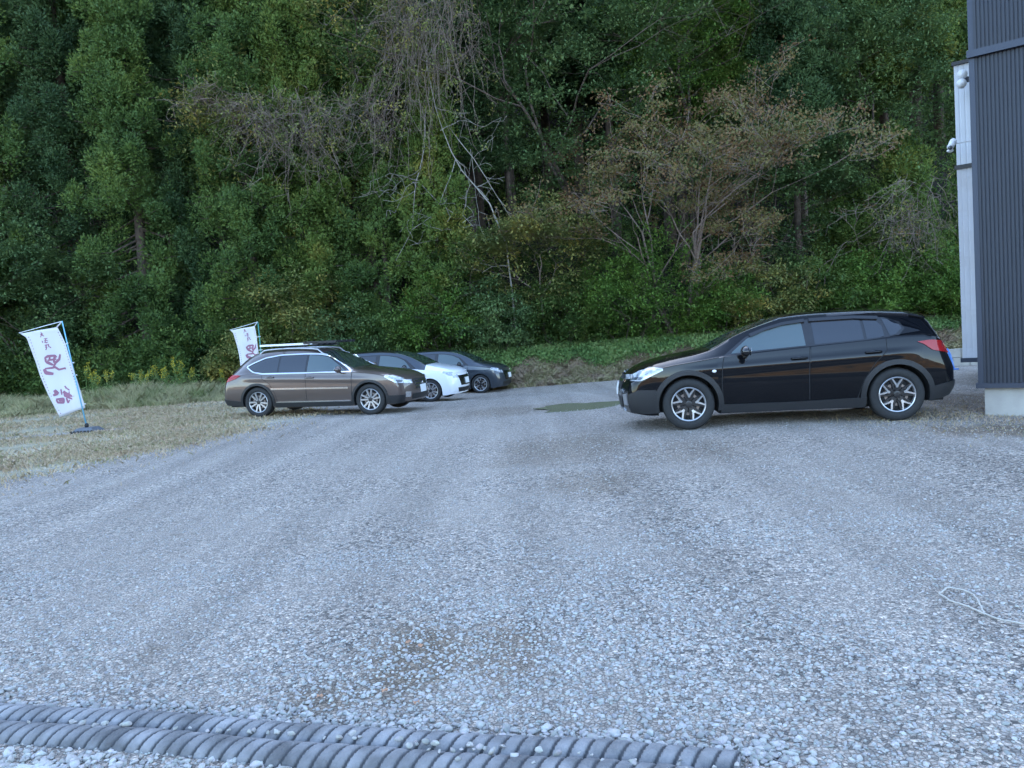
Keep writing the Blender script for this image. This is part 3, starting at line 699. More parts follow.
# ---- brown estate with roof rack
S = dict(
 top=[(-.93, .70), (-.85, .77), (-.6, .88), (-.2, .97), (.2, 1.02), (.42, 1.05), (.95, 1.30), (1.2, 1.43), (1.55, 1.52), (2.1, 1.545), (2.6, 1.53), (2.95, 1.48), (3.15, 1.42), (3.3, 1.32), (3.5, 1.13), (3.62, 1.0), (3.67, .93)],
 sh=[(-.93, .66), (-.6, .78), (-.3, .86), (.1, .92), (.43, .945), (1.5, .96), (2.6, .985), (3.0, .985), (3.3, .955), (3.55, .915), (3.67, .88)],
 re=[(-.93, .69), (-.85, .75), (-.6, .85), (-.2, .94), (.2, .99), (.40, 1.02), (.9, 1.25), (1.15, 1.37), (1.5, 1.44), (2.1, 1.465), (2.6, 1.45), (2.95, 1.38), (3.15, 1.28), (3.35, 1.14), (3.55, .99), (3.67, .90)],
 W=[(-.93, .84), (-.5, .885), (0, .905), (.6, .895), (1.6, .90), (2.7, .91), (3.0, .90), (3.67, .86)],
 we=[(-.93, .68), (-.3, .70), (.3, .70), (.6, .66), (1.2, .60), (2.2, .595), (3.15, .58), (3.67, .66)],
 zb=[(-.93, .27), (-.5, .22), (.5, .21), (2.2, .21), (3.1, .25), (3.67, .30)],
 profF=[(0, .9), (0, .76), (-.04, .6), (-.055, .45), (-.03, .3), (0, .25)],
 profR=[(0, 1.0), (0, .9), (.06, .8), (.11, .64), (.12, .45), (.06, .28)],
 t0=-.86, t1=3.66, wb=2.745, tyre=.345, arch=.385, bowF=.22, bowR=.14, hw=.885, wheel='multi', rimr=.68, rR=.12)
c = Car(S)
c.build('brown_estate_car', 'metallic brown estate car with a roof rack, rear wheels on the grass beside the gravel', 'car', P_BROWN, OB_F, OB_R)
hatch_details(c, dict(
 dlo_bot=[(.43, .955), (1.5, .972), (2.6, .992), (2.85, 1.03), (3.04, 1.13)], dlo_top=[(.45, .975), (.75, 1.165), (1.02, 1.325), (1.25, 1.37), (1.6, 1.388), (2.2, 1.385), (2.6, 1.33), (2.9, 1.22), (3.05, 1.15)],
 windows=[('front_window', [(.60, .985), (1.505, .99)], [(.62, 1.01), (1.04, 1.295), (1.25, 1.345), (1.505, 1.363)], M['glass_clear']),
          ('rear_window_side', [(1.555, .99), (2.20, 1.0)], [(1.555, 1.363), (1.9, 1.368), (2.20, 1.36)], M['glass']),
          ('quarter_window', [(2.24, 1.0), (2.55, 1.01), (2.8, 1.05), (2.97, 1.12)], [(2.24, 1.357), (2.55, 1.32), (2.8, 1.235), (2.99, 1.15)], M['glass'])],
 fdA=[(.44, .33), (.42, .6), (.41, .94)], fdB=[(1.52, .33), (1.52, .6), (1.525, .955)],
 rdA=[(1.54, .33), (1.54, .6), (1.545, .955)], rdB=[(2.24, .33), (2.30, .55), (2.42, .76), (2.6, .88), (2.63, .975)],
 hF=(1.42, .87), hR=(2.40, .905), mirror=(.68, 1.0), screen=(.46, 1.22, .63, .55), rearwin=(3.20, 3.52, .52)))
chrome = [(.45, .975), (.75, 1.168), (1.02, 1.330), (1.25, 1.376), (1.6, 1.394), (2.2, 1.391), (2.6, 1.336), (2.9, 1.225), (3.05, 1.15)]
def ribbon(pts, w_): 
    pts = resample(pts, 40); d = np.gradient(pts, axis=0); d /= np.linalg.norm(d, axis=1)[:, None]; q = np.stack([-d[:, 1], d[:, 0]], -1)*w_/2; return pts-q, pts+q
A, B = ribbon(chrome, .026); c.side('window_trim', A, B, M['chrome'], .014, 50, 2, .014)
A, B = ribbon([(.43, .962), (1.5, .972), (2.6, .985), (2.85, 1.025), (3.05, 1.145)], .024); c.side('window_trim', A, B, M['chrome'], .014, 50, 2, .014)
for s0 in (0, c.wb):
    c.side('arch_cladding', arc((s0, c.zc), .382, -14, 194, 40), arc((s0, c.zc), .435, -12, 192, 40), M['clad'], .018, 50, 4, .10)
c.side('sill_cladding', [(.42, .225), (2.30, .225)], [(.42, .315), (2.32, .325)], M['clad'], .022, 30, 5, .04)
c.side('sill_trim', [(.46, .325), (2.27, .33)], [(.46, .345), (2.28, .35)], M['chrome'], .024, 20, 2, .02)
c.side('door_moulding', [(.50, .60), (2.38, .625)], [(.50, .635), (2.40, .66)], M['chrome'], .014, 20, 3, .02)
c.side('front_bumper_cladding', [(-.84, .25), (-.6, .235), (-.39, .24)], [(-.88, .42), (-.6, .42), (-.40, .42)], M['clad'], .012, 14, 6, .02)
c.side('rear_bumper_cladding', [(3.13, .255), (3.4, .27), (3.68, .31)], [(3.13, .37), (3.4, .40), (3.70, .44)], M['clad'], .014, 14, 6, .02)
c.side('headlight', [(-.90, .66), (-.62, .685), (-.36, .825)], [(-.88, .74), (-.62, .81), (-.50, .845), (-.36, .86)], M['lamp'], .008, 20, 6, .02)
c.side('headlight_bezel', [(-.85, .68), (-.64, .70)], [(-.85, .72), (-.60, .745)], M['lampdark'], .011, 10, 3, .01)
c.side('tail_light', [(3.30, .89), (3.50, .83), (3.64, .80)], [(3.16, .965), (3.38, .98), (3.58, .93)], M['red'], .010, 14, 6, .02)
c.end('tail_light', [(.42, .78), (.74, .77)], [(.42, .86), (.74, .88)], M['red'], .01, rear=True, mirror=True)
c.end('grille', [(-.34, .52), (.34, .52)], [(-.42, .74), (.42, .74)], M['clad'], .008)
for z in (.57, .63, .69): c.end('grille_bar', [(-.36, z-.008), (.36, z-.008)], [(-.36, z+.008), (.36, z+.008)], M['chrome'], .02, nv=2)
c.end('lower_intake', [(-.5, .30), (.5, .30)], [(-.5, .42), (.5, .42)], M['clad'], .008)
c.end('headlight', [(.45, .65), (.72, .66)], [(.45, .735), (.72, .75)], M['lamp'], .01, mirror=True)
c.end('fog_lamp', [(.56, .36), (.72, .36)], [(.56, .47), (.72, .48)], M['chrome'], .014, mirror=True)
c.end('number_plate', [(-.165, .43), (.165, .43)], [(-.165, .595), (.165, .595)], M['plate'], .03)
mb = MB(); mb.ell((.925, 0, .64), (.012, .055, .032), 16, 6); mb.build('badge', M['chrome'], c.root, True)
for sd_ in (1, -1):
    mb = MB(); pts = []
    for s in np.linspace(1.1, 2.95, 16):
        pts.append((-s, sd_*(float(c.we(s))-.04), float(c.re(s))+(.07 if 1.25 < s < 2.8 else .0)))
    mb.tube(pts, .020, 8); mb.build('roof_rail', M['alloy'], c.root, True)
rk = MB()
for s in (1.42, 2.25): rk.tube([(-s, -.66, 1.585), (-s, .66, 1.585)], .018, 8)
ro = rk.build('roof_rack', M['clad'], c.root, True)
wing = MB()                     # long pale carrier bar lying along the near edge of the roof, with black clamps in front
wing.box((-2.25, -.42, 1.625), (.62, .035, .022)); wing.box((-2.25, .42, 1.625), (.62, .035, .022)); wing.build('carrier_bar', M['white'], ro)
cl = MB()
for y in (-.42, -.14, .14, .42): cl.box((-1.32, y, 1.65), (.42, .06, .028)); cl.box((-1.45, y, 1.615), (.07, .06, .035))
cl.tube([(-.93, -.5, 1.655), (-.93, .5, 1.655)], .02, 8); cl.tube([(-1.7, -.5, 1.655), (-1.7, .5, 1.655)], .02, 8); cl.build('carrier_clamp', M['clad'], ro)
c.end('tailgate_trim', [(-.3, .70), (.3, .70)], [(-.3, .72), (.3, .72)], M['chrome'], .01, rear=True)

# ---- two hatchbacks behind
def hatchback(name, label, pt, roofpt, fo, wb, ro_, k, wheel, Fp, direc, tyre, dz=0):
    def ms(s): 
        if s < 0: return s*fo/.87
        if s < 2.665: return s*wb/2.665
        return wb+(s-2.665)*ro_/.935
    def mp(L): return [(ms(s), z*k) for s, z in L]
    S = dict(
     top=mp([(-.86, .76), (-.80, .82), (-.5, .95), (-.2, 1.02), (.05, 1.07), (.20, 1.10), (.75, 1.36), (1.1, 1.48), (1.6, 1.54), (2.1, 1.55), (2.6, 1.52), (3.0, 1.47), (3.2, 1.42), (3.28, 1.34), (3.37, 1.2), (3.42, 1.06)]),
     sh=mp([(-.86, .70), (-.6, .80), (-.2, .88), (.2, .93), (.56, .965), (1.1, .995), (1.65, 1.02), (2.33, 1.05), (2.7, 1.08), (3.0, 1.08), (3.25, 1.04), (3.42, .98)]),
     re=mp([(-.86, .75), (-.80, .80), (-.6, .895), (-.2, .985), (.05, 1.04), (.18, 1.075), (.60, 1.28), (.9, 1.39), (1.3, 1.465), (1.75, 1.49), (2.3, 1.485), (2.8, 1.44), (3.1, 1.39), (3.2, 1.35), (3.3, 1.21), (3.42, 1.01)]),
     W=mp([(-.86, .83), (-.5, .855), (0, .865), (.6, .855), (1.6, .86), (2.6, .865), (3.0, .85), (3.42, .80)]),
     we=mp([(-.86, .66), (-.3, .68), (.2, .66), (.5, .62), (1.2, .575), (2.2, .57), (3.2, .55), (3.42, .60)]),
     zb=mp([(-.86, .20), (-.5, .17), (.5, .16), (2.2, .16), (3.1, .22), (3.42, .28)]),
     profF=[(.0, .90*k), (.0, .78*k), (-.05, .62*k), (-.07, .45*k), (-.05, .30*k), (-.01, .2*k)],
     profR=[(0, 1.1), (.0, .97), (.05, .82), (.1, .62), (.1, .45), (.05, .26)],
     t0=ms(-.80), t1=ms(3.42), wb=wb, tyre=tyre, arch=tyre+.035, bowF=.24, bowR=.18, hw=.845, wheel=wheel, rimr=.70, two_tone=roofpt is not None and 'white' in name)
    S['W'] = [(s, z/k) for s, z in S['W']]; S['we'] = [(s, z/k) for s, z in S['we']]
    c = Car(S); Fp = np.array(Fp); Rp = Fp+np.array(direc)*wb
    c.build(name, label, 'car', pt, Fp, Rp)
    q = lambda *L: mp(L)
    hatch_details(c, dict(
     dlo_bot=q((.42, .975), (1.1, 1.005), (1.65, 1.03), (2.33, 1.058), (2.74, 1.10)), dlo_top=q((.46, 1.01), (.74, 1.235), (1.0, 1.345), (1.344, 1.405), (1.68, 1.425), (2.3, 1.415), (2.62, 1.37), (2.80, 1.28), (2.84, 1.18)),
     windows=[('front_window', q((.60, 1.0), (1.1, 1.02), (1.585, 1.045)), q((.62, 1.03), (.80, 1.22), (1.05, 1.325), (1.35, 1.38), (1.575, 1.395)), M['glass_clear']),
              ('rear_window_side', q((1.70, 1.05), (2.31, 1.075)), q((1.70, 1.395), (2.31, 1.39)), M['glass']),
              ('quarter_window', q((2.40, 1.085), (2.70, 1.125)), q((2.40, 1.37), (2.65, 1.33), (2.78, 1.2)), M['glass'])],
     fdA=q((.46, .30), (.44, .6), (.45, .94)), fdB=q((1.60, .30), (1.60, .6), (1.63, 1.02)),
     rdA=q((1.62, .30), (1.62, .6), (1.65, 1.022)), rdB=q((2.17, .30), (2.24, .55), (2.40, .78), (2.55, .93), (2.55, 1.06)),
     hF=(ms(1.49), .90*k), hR=(ms(2.40), .92*k), mirror=(ms(.72), 1.0*k), mblack=True, screen=(ms(.24), ms(1.14), .60, .53), rearwin=(ms(3.24), ms(3.40), .5)))
    if roofpt is not None:
        c.topp('roof_panel', [(ms(1.2), -.54), (ms(1.2), .54)], [(ms(3.1), -.52), (ms(3.1), .52)], roofpt, .004)
    c.side('headlight', q((-.84, .70), (-.62, .72), (-.40, .82)), q((-.82, .77), (-.62, .83), (-.42, .86)), M['lamp'], .008, 16, 6, .02)
    c.side('tail_light', q((3.04, .90), (3.12, .86), (3.34, .83)), q((2.98, 1.0), (3.12, 1.02), (3.33, 1.0)), M['red'], .010, 14, 6, .02)
    c.end('grille', [(-.42, .42), (.42, .42)], [(-.50, .70), (.50, .70)], M['trim'], .008)
    c.end('headlight', [(.50, .64), (.70, .66)], [(.50, .74), (.70, .75)], M['lamp'], .01, mirror=True)
    c.end('lower_intake', [(-.5, .24), (.5, .24)], [(-.56, .36), (.56, .36)], M['clad'], .008)
    c.end('number_plate', [(-.165, .46), (.165, .46)], [(-.165, .62), (.165, .62)], M['plate'], .03)
    return c
OBd = (OB_R-OB_F)/np.linalg.norm(OB_R-OB_F)
c = hatchback('white_hatchback', 'white hatchback with a dark roof, half hidden between the brown estate and the dark hatchback', P_WHITE, M['trim'], .84, 2.58, .63, .985, 'multi', NT_F, OBd*[1, 1, .4], .318)
c = hatchback('dark_hatchback', 'dark blue-grey hatchback with black wheels, farthest of the cars and nearest the grassy bank', P_GREY, M['trim'], .80, 2.45, .61, .975, 'swirl', SW_F, OBd*[1, 1, .4], .312)
# ------------------------------------------------------------------ corrugated pipes along the near edge
M['pipe'] = pmat('dusty_rubber', (.185, .185, .19), .85, noise=.5, nscale=7, bump=.5, bscale=60)
M['groove'] = pmat('damp_groove', (.085, .09, .10), .8)  # dark tone standing for shade in the grooves
M['pipedark'] = pmat('dark_rubber', (.05, .053, .058), .8)
M['concrete'] = pmat('pale_concrete', (.42, .42, .415), .9, noise=.12, nscale=5, bump=.3, bscale=120)
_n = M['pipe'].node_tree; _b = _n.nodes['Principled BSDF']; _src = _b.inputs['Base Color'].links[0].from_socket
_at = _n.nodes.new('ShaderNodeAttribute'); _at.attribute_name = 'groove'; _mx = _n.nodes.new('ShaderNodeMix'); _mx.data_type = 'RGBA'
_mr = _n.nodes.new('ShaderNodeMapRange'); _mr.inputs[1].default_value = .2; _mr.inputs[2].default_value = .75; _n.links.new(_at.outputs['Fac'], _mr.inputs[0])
_n.links.new(_mr.outputs[0], _mx.inputs['Factor']); _mx.inputs[6].default_value = (.05, .052, .056, 1); _n.links.new(_src, _mx.inputs[7]); _n.links.new(_mx.outputs[2], _b.inputs['Base Color'])  # groove shade painted into the rubber colour
def ribbed_pipe(name, label, path, R, pitch, lean):
    path = resample(path, 400); d = np.r_[0, np.cumsum(np.linalg.norm(np.diff(path, axis=0), axis=1))]; Ltot = d[-1]
    n = int(Ltot/.006); m = 22; V = []; GR = []
    for i in range(n+1):
        s0 = Ltot*i/n; 
        for j in range(m+1):
            th = -.25+(PI+.5)*j/m
            s = s0
            ph = ((s0+lean*(th-PI/2))/pitch) % 1.0
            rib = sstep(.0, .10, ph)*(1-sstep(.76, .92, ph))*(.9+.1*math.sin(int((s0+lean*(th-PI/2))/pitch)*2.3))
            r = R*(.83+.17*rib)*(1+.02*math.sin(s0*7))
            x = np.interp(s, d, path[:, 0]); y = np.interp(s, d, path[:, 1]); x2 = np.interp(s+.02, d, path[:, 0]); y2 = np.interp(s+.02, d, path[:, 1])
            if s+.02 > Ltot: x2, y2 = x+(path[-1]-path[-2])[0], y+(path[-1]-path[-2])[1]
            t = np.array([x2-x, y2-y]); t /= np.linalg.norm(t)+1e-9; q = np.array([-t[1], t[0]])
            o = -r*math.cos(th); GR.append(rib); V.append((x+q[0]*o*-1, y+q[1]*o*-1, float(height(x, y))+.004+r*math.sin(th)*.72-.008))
    V = np.array(V); i, j = np.meshgrid(np.arange(n), np.arange(m)); a = (i*(m+1)+j).ravel(); Fc = np.stack([a, a+1, a+m+2, a+m+1], -1)
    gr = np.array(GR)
    caps = [tuple(range(m+1)), tuple(n*(m+1)+k for k in range(m, -1, -1))]
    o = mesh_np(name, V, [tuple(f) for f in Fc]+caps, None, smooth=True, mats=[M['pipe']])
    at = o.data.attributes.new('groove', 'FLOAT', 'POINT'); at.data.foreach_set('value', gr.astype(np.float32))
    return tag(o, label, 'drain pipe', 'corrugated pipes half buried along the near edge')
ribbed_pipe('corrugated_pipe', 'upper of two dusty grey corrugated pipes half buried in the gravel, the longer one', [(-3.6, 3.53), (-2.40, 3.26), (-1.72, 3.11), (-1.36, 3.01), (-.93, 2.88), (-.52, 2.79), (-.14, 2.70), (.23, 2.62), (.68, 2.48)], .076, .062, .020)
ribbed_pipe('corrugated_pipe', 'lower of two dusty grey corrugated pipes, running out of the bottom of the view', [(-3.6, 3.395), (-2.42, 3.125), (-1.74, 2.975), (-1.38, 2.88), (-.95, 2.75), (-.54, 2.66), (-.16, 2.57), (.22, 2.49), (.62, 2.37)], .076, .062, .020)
# loose stones lying on and beside the pipes
def line_pts(n, A, B, sp): 
    u = rng.uniform(0, 1, n); A = np.array(A); B = np.array(B); return A+(B-A)*u[:, None]+rng.normal(0, sp, (n, 2))
P1 = np.concatenate([line_pts(420, (-3.2, 3.13), (-1.0, 2.62), .045), line_pts(120, (-1.2, 2.65), (-.3, 2.40), .04), line_pts(350, (-3.2, 3.58), (-1.0, 3.02), .045), line_pts(520, (-1.2, 3.08), (.85, 2.55), .05), line_pts(160, (.72, 2.6), (.95, 2.2), .07)])
sz = np.clip(rng.lognormal(math.log(.034), .35, len(P1)), .015, .065)
tag(stones('gravel_stones', np.stack([P1[:, 0], P1[:, 1], height(P1[:, 0], P1[:, 1])+.008], -1), sz, 1, M['stone']), 'coarse pale stones banked up against the corrugated pipes', 'gravel', kind='stuff')
P2 = np.concatenate([line_pts(34, (-2.2, 3.13), (-.1, 2.63), .012), line_pts(26, (-.9, 2.78), (.65, 2.42), .02)])
sz = rng.uniform(.018, .045, len(P2))
tag(stones('gravel_stones', np.stack([P2[:, 0], P2[:, 1], np.full(len(P2), .045)], -1), sz, 1, M['stone']), 'stones caught in the groove between the two corrugated pipes', 'gravel', kind='stuff')
# stones kicked out onto the grass verge
_y = rng.uniform(9, 20, 2600); _x = np.interp(_y, lb_y, lb_x)-np.abs(rng.normal(0, .55, 2600))+.15
tag(stones('gravel_stones', np.stack([_x, _y, height(_x, _y)+.004], -1), rng.uniform(.015, .045, 2600), 0, M['stone']), 'stray stones kicked out of the lot onto the dry grass verge', 'gravel', kind='stuff')
# concrete apron at the near left corner
V = [(-3.8, 3.14, .012), (-2.2, 2.87, .012), (-1.75, 2.76, .012), (-1.6, 2.62, .012), (-1.6, 1.12, .012), (-6, 1.12, .012), (-6, 3.5, .012)]
tag(mesh_np('concrete_apron', V+[(a, b, -.05) for a, b, _ in V], [tuple(range(6, -1, -1))]+[(i, (i+1) % 7, (i+1) % 7+7, i+7) for i in range(7)], M['concrete']), kind='structure')
# puddle
def puddle_mat():
    m, nt, b = newmat('muddy_water'); b.inputs['Base Color'].default_value = (.20, .19, .125, 1); b.inputs['Roughness'].default_value = .18; b.inputs['IOR'].default_value = 1.33
    b.inputs['Specular IOR Level'].default_value = .5; return m
V = []; n = 60
for i in range(n):
    a = 2*PI*i/n; r = 1+.13*math.sin(3*a+1)+.09*math.sin(7*a)+.05*math.sin(13*a+2)
    V.append((1.55+1.05*r*math.cos(a)*1.05, 15.2+.90*r*math.sin(a)))
zp = float(np.max(height(np.array([v[0] for v in V]), np.array([v[1] for v in V]))))*0+float(np.mean(height(np.array([v[0] for v in V]), np.array([v[1] for v in V]))))+.0075
tag(mesh_np('puddle', [(1.55, 15.2, zp)]+[(a, b, zp) for a, b in V], [(0, i+1, (i+1) % n+1) for i in range(n)], puddle_mat()), kind='structure')
# straw-coloured cord lying on the gravel
M['cord'] = pmat('straw_cord', (.42, .40, .36), .9)
mb = MB(); cp = [(1030, 629), (1015, 626), (1000, 622), (985, 617), (978, 604), (972, 596), (962, 592), (948, 591), (939, 596), (950, 603), (965, 609), (978, 614), (985, 617)]
pts = [gnd(*p)*[1, 1, 0]+[0, 0, .016+.004*math.sin(i*2)] for i, p in enumerate(cp)]
pts = resample(pts, 60); pts[:, :2] += rng.normal(0, .002, (60, 2)); mb.tube(pts, .0045, 6)
tag(mb.build('cord', M['cord'], smooth=True), 'straw coloured cord lying in a loop on the grey gravel', 'cord')
# fallen leaves
M['leaf'] = pmat('orange_leaf', (.36, .19, .11), .7)
for i, (px, py, lb) in enumerate(((409, 647, 'largest orange fallen leaf in the brown patch of gravel'), (421, 651, 'small pinkish fallen leaf just beside the largest orange one'), (385, 696, 'dry red-brown leaf on the coarse stones above the pipes'),
                          (417, 708, 'dry orange leaf nearest to the corrugated pipes'), (320, 702, 'tan leaf at the left edge of the coarse stones'))):
    g = gnd(px, py); a = rng.uniform(0, 6); mb = MB(); r = .017; V = [(0, 0, .004)]
    for k in range(10):
        th = 2*PI*k/10; q = r*(1 if k % 2 else .62)*(1.3 if k == 5 else 1); V.append((q*math.cos(th+a), q*math.sin(th+a), .003+.006*math.sin(k*2.)))
    mb.add(V, [(0, k+1, (k+1) % 10+1) for k in range(10)]); o = mb.build('fallen_leaf', M['leaf']); o.location = (g[0], g[1], float(height(g[0], g[1]))+.026)
    tag(o, lb, 'leaf', 'fallen leaves on the gravel')

# ------------------------------------------------------------------ dark ribbed house at the right
M['navy'] = pmat('navy_siding', (.017, .022, .034), .5, metal=.1, noise=.10, nscale=1.5)
M['navytrim'] = pmat('navy_trim', (.030, .038, .058), .45, metal=.2)
M['found'] = pmat('foundation_concrete', (.36, .345, .315), .9, noise=.16, nscale=3, bump=.3, bscale=60)
M['pale'] = pmat('pale_sheet_cladding', (.58, .60, .64), .55, noise=.06, nscale=2)
M['roofm'] = pmat('dark_roof', (.02, .022, .026), .5)
gC = gnd(980.5, 416); C0 = gC[:2].copy()
ang = math.radians(128); wd = np.array([math.sin(ang), math.cos(ang)])      # wall runs towards the camera's right
sw = np.array([math.sin(math.radians(38.0)), math.cos(math.radians(38.0))]) # side wall runs away
inn = np.array([-wd[1], wd[0]]); 
if inn@sw < 0: inn = -inn
Hs = 7.4; Lw = 6.0; Ls = 8.5
hb = height(*C0)
house = empty('house', (C0[0], C0[1], 0)); tag(house, 'dark navy ribbed metal house on a pale concrete base at the right edge', 'house')
def loc3(u, v, z): p = wd*u+sw*v; return (p[0], p[1], z)
def ribbed_wall(name, d, nrm, L, z0, z1, pitch, depth, mat, parent, start=0.0, wrinkle=0, base=(0, 0)):
    n = int((L-start)/pitch); V = []; us = []
    for k in range(n):
        u = start+k*pitch
        for du, dp in ((0, 0), (pitch*.66, 0), (pitch*.74, -depth), (pitch*.92, -depth)): us.append((u+du, dp))
    us.append((start+n*pitch, 0)); zs = [z0, z1] if not wrinkle else np.linspace(z0, z1, 40)
    for z in zs:
        for u, dp in us:
            w_ = dp+(wrinkle*(math.sin(z*5+u*3)+.6*math.sin(z*13+u*7+1)) if wrinkle else 0)
            p = np.array(base)+d*u+nrm*w_; V.append((p[0], p[1], z))
    m = len(us); Fc = [(r*m+i, r*m+i+1, (r+1)*m+i+1, (r+1)*m+i) for r in range(len(zs)-1) for i in range(m-1)]
    return mesh_np(name, V, Fc, mat, parent)
FZ = .42+hb; out_w = -inn
ribbed_wall('ribbed_wall', wd, out_w, Lw, FZ+.02, 4.70, .045, .012, M['navy'], house, start=.05)
ribbed_wall('ribbed_wall', wd, out_w, Lw, 4.79, Hs, .045, .012, M['navy'], house, start=.05, base=out_w*.03)
out_s = np.array([-sw[1], sw[0]])
if out_s@wd > 0: out_s = -out_s
ribbed_wall('side_wall', sw, out_s, 3.9, FZ+.02, Hs, .045, .012, M['navy'], house, start=.13)
def slab(name, pts2, z0, z1, mat, parent):
    n = len(pts2); V = [(a, b, z0) for a, b in pts2]+[(a, b, z1) for a, b in pts2]
    return mesh_np(name, V, [tuple(range(n-1, -1, -1)), tuple(range(n, 2*n))]+[(i, (i+1) % n, (i+1) % n+n, i+n) for i in range(n)], mat, parent)
def q2(*L): return [tuple(wd*u+sw*v+np.array(e)) for u, v, e in L]
Z = np.zeros(2)
slab('foundation', q2((.05, .05, Z), (Lw, .05, Z), (Lw, 3.9, Z), (.05, 3.9, Z)), hb-.4, FZ-.03, M['found'], house)
slab('base_flashing', q2((-.01, -.01, Z+out_w*.03+out_s*.03), (Lw, 0, out_w*.03), (Lw, .08, Z), (.08, .08, Z), (.08, 3.9, Z), (0, 3.9, out_s*.03)), FZ-.045, FZ+.02, M['navytrim'], house)
slab('corner_trim', q2((0, 0, out_w*.014+out_s*.014), (.05, 0, out_w*.014), (.05, .02, Z), (.02, .02, Z), (.02, .05, Z), (0, .05, out_s*.014)), FZ+.02, Hs, M['navytrim'], house)
slab('belt_flashing', q2((-.012, -.012, out_w*.05+out_s*.02), (Lw, 0, out_w*.05), (Lw, .03, Z), (0, .03, Z)), 4.70, 4.79, M['navytrim'], house)
slab('roof', q2((-.3, -.3, Z), (Lw+.3, -.3, Z), (Lw+.3, 4.2, Z), (-.3, 4.2, Z)), Hs, Hs+.2, M['roofm'], house)
slab('inner_wall', q2((.03, .03, Z), (Lw, .03, Z), (Lw, 3.9, Z), (.03, 3.9, Z)), FZ-.03, Hs, M['navy'], house)

# pale annex behind the house
A1 = atY(963, 368, 14.2)[:2]; 
dA = wd.copy()            # its wall is parallel to the house front
A0 = A1-dA*0.0
ax = empty('annex', (A1[0], A1[1], 0)); tag(ax, 'narrow pale grey sheet-clad annex wall behind the dark house', 'outbuilding')
zA = float(height(*A1)); nA = np.array([-dA[1], dA[0]]); 
if nA@out_w < 0: nA = -nA
La = 1.6
zt = atY(956, 66, 14.2)[2]
def shift(o): o.location = (A1[0], A1[1], 0); return o
bA = np.array([0., 0.])
ribbed_wall('upper_wall', dA, nA, La-.05, 4.05, zt, .09, .004, M['pale'], ax)
M['tarp'] = pmat('grey_tarp', (.50, .50, .53), .6, bump=.2, bscale=12)
ribbed_wall('lower_sheet', dA, nA, La-.05, zA+.50, 4.0, .09, .002, M['tarp'], ax, wrinkle=.012)
def q3(*L): return [tuple(dA*u+nA*v) for u, v in L]
slab('strap', q3((-.03, .05), (La*.6, .05), (La*.6, .02), (-.03, .02)), 3.98, 4.05, M['roofm'], ax)
slab('base_flashing', q3((-.03, .05), (La, .05), (La, -.1), (-.03, -.1)), zA+.42, zA+.50, M['navytrim'], ax)
slab('foundation', q3((.28, -.01), (La, -.01), (La, -3), (.28, -3)), zA-.4, zA+.42, M['found'], ax)
slab('roof', q3((-.03, .05), (La, .05), (La, -3.1), (-.03, -3.1)), zt, zt+.06, M['roofm'], ax)
slab('end_wall', q3((.0, -.03), (La, -.03), (La, -3), (.0, -3)), zA+.42, zt, M['pale'], ax)
# security camera and floodlight on the annex
def mount(px, py, Y): return atY(px, py, Y)
pc = mount(951, 145, 13.75); pw = C0+ (A1-C0)*.55
cam = empty('security_camera', tuple(pc)); tag(cam, 'white security camera on a thin arm sticking out from the pale annex', 'security camera')
mb = MB(); mb.tube([(-.05, -.06, -.05), (.05, .03, .05)], [.055, .05], 12); mb.tube([(.03, .01, .03), (.08, .06, .08)], [.06, .055], 12); mb.build('camera_body', M['white'], cam, True)
mb = MB(); mb.ell((-.058, -.07, -.06), (.04, .04, .04), 10, 6); mb.build('lens', M['lampdark'], cam, True)
mb = MB(); tw = np.array([pw[0]-pc[0], pw[1]-pc[1], .02]); mb.tube([(.05, .03, .02), (.45, -.05, .06)], .012, 6); mb.ell((-.02, 0, -.10), (.06, .05, .03), 10, 6); mb.build('arm', M['white'], cam)
pf = mount(964, 80, 13.75)
fl = empty('floodlight', tuple(pf)); tag(fl, 'white twin-headed floodlight high on the pale annex wall', 'floodlight')
for k, (dx, dz) in enumerate(((-.02, .10), (-.04, -.06))):
    mb = MB(); mb.tube([(dx+.03, .02, dz+.03), (dx-.05, -.07, dz-.02)], [.05, .085], 12); h = mb.build('lamp_head', M['white'], fl, True)
mb = MB(); mb.tube([(0, 0, .1), (0, 0, -.06)], .02, 8); mb.box((.03, .02, 0), (.05, .05, .05)); e2 = np.array([.25, .1, 0]); mb.tube([(0, 0, 0), tuple(e2)], .02, 6); mb.build('bracket', M['chrome'], fl)
# low block wall and the blue pointed cone
bw = empty('block_wall', (10.2, 18.8, 0)); tag(bw, 'low white concrete block wall behind the black car tail', 'wall')
zb_ = float(height(10.6, 18.8)); zt_ = atY(950, 349, 18.8)[2]
for r in range(2):
    for k in range(9):
        hh = (zt_-zb_)/2; mb = MB(); mb.box((k*.42+(.21 if r else 0), 0, zb_+hh*(r+.5)), (.20, .08, hh/2-.006)); mb.build('block', M['found'], bw)
M['blue'] = pmat('blue_plastic', (.03, .16, .50), .4)
pb = atY(950, 366, 17.6); mb = MB(); 
mb.tube([(0, 0, .0), (.0, 0, .12), (-.02, 0, .36), (-.05, 0, .50)], [.10, .085, .05, .012], 14); o = mb.build('blue_cone', M['blue'], smooth=True); o.location = (pb[0], pb[1], float(height(pb[0], pb[1])))
base = MB(); base.box((0, 0, .015), (.13, .13, .015)); base.build('cone_base', M['blue'], o)
tag(o, 'bright blue pointed plastic cone leaning beside the low white block wall', 'cone')

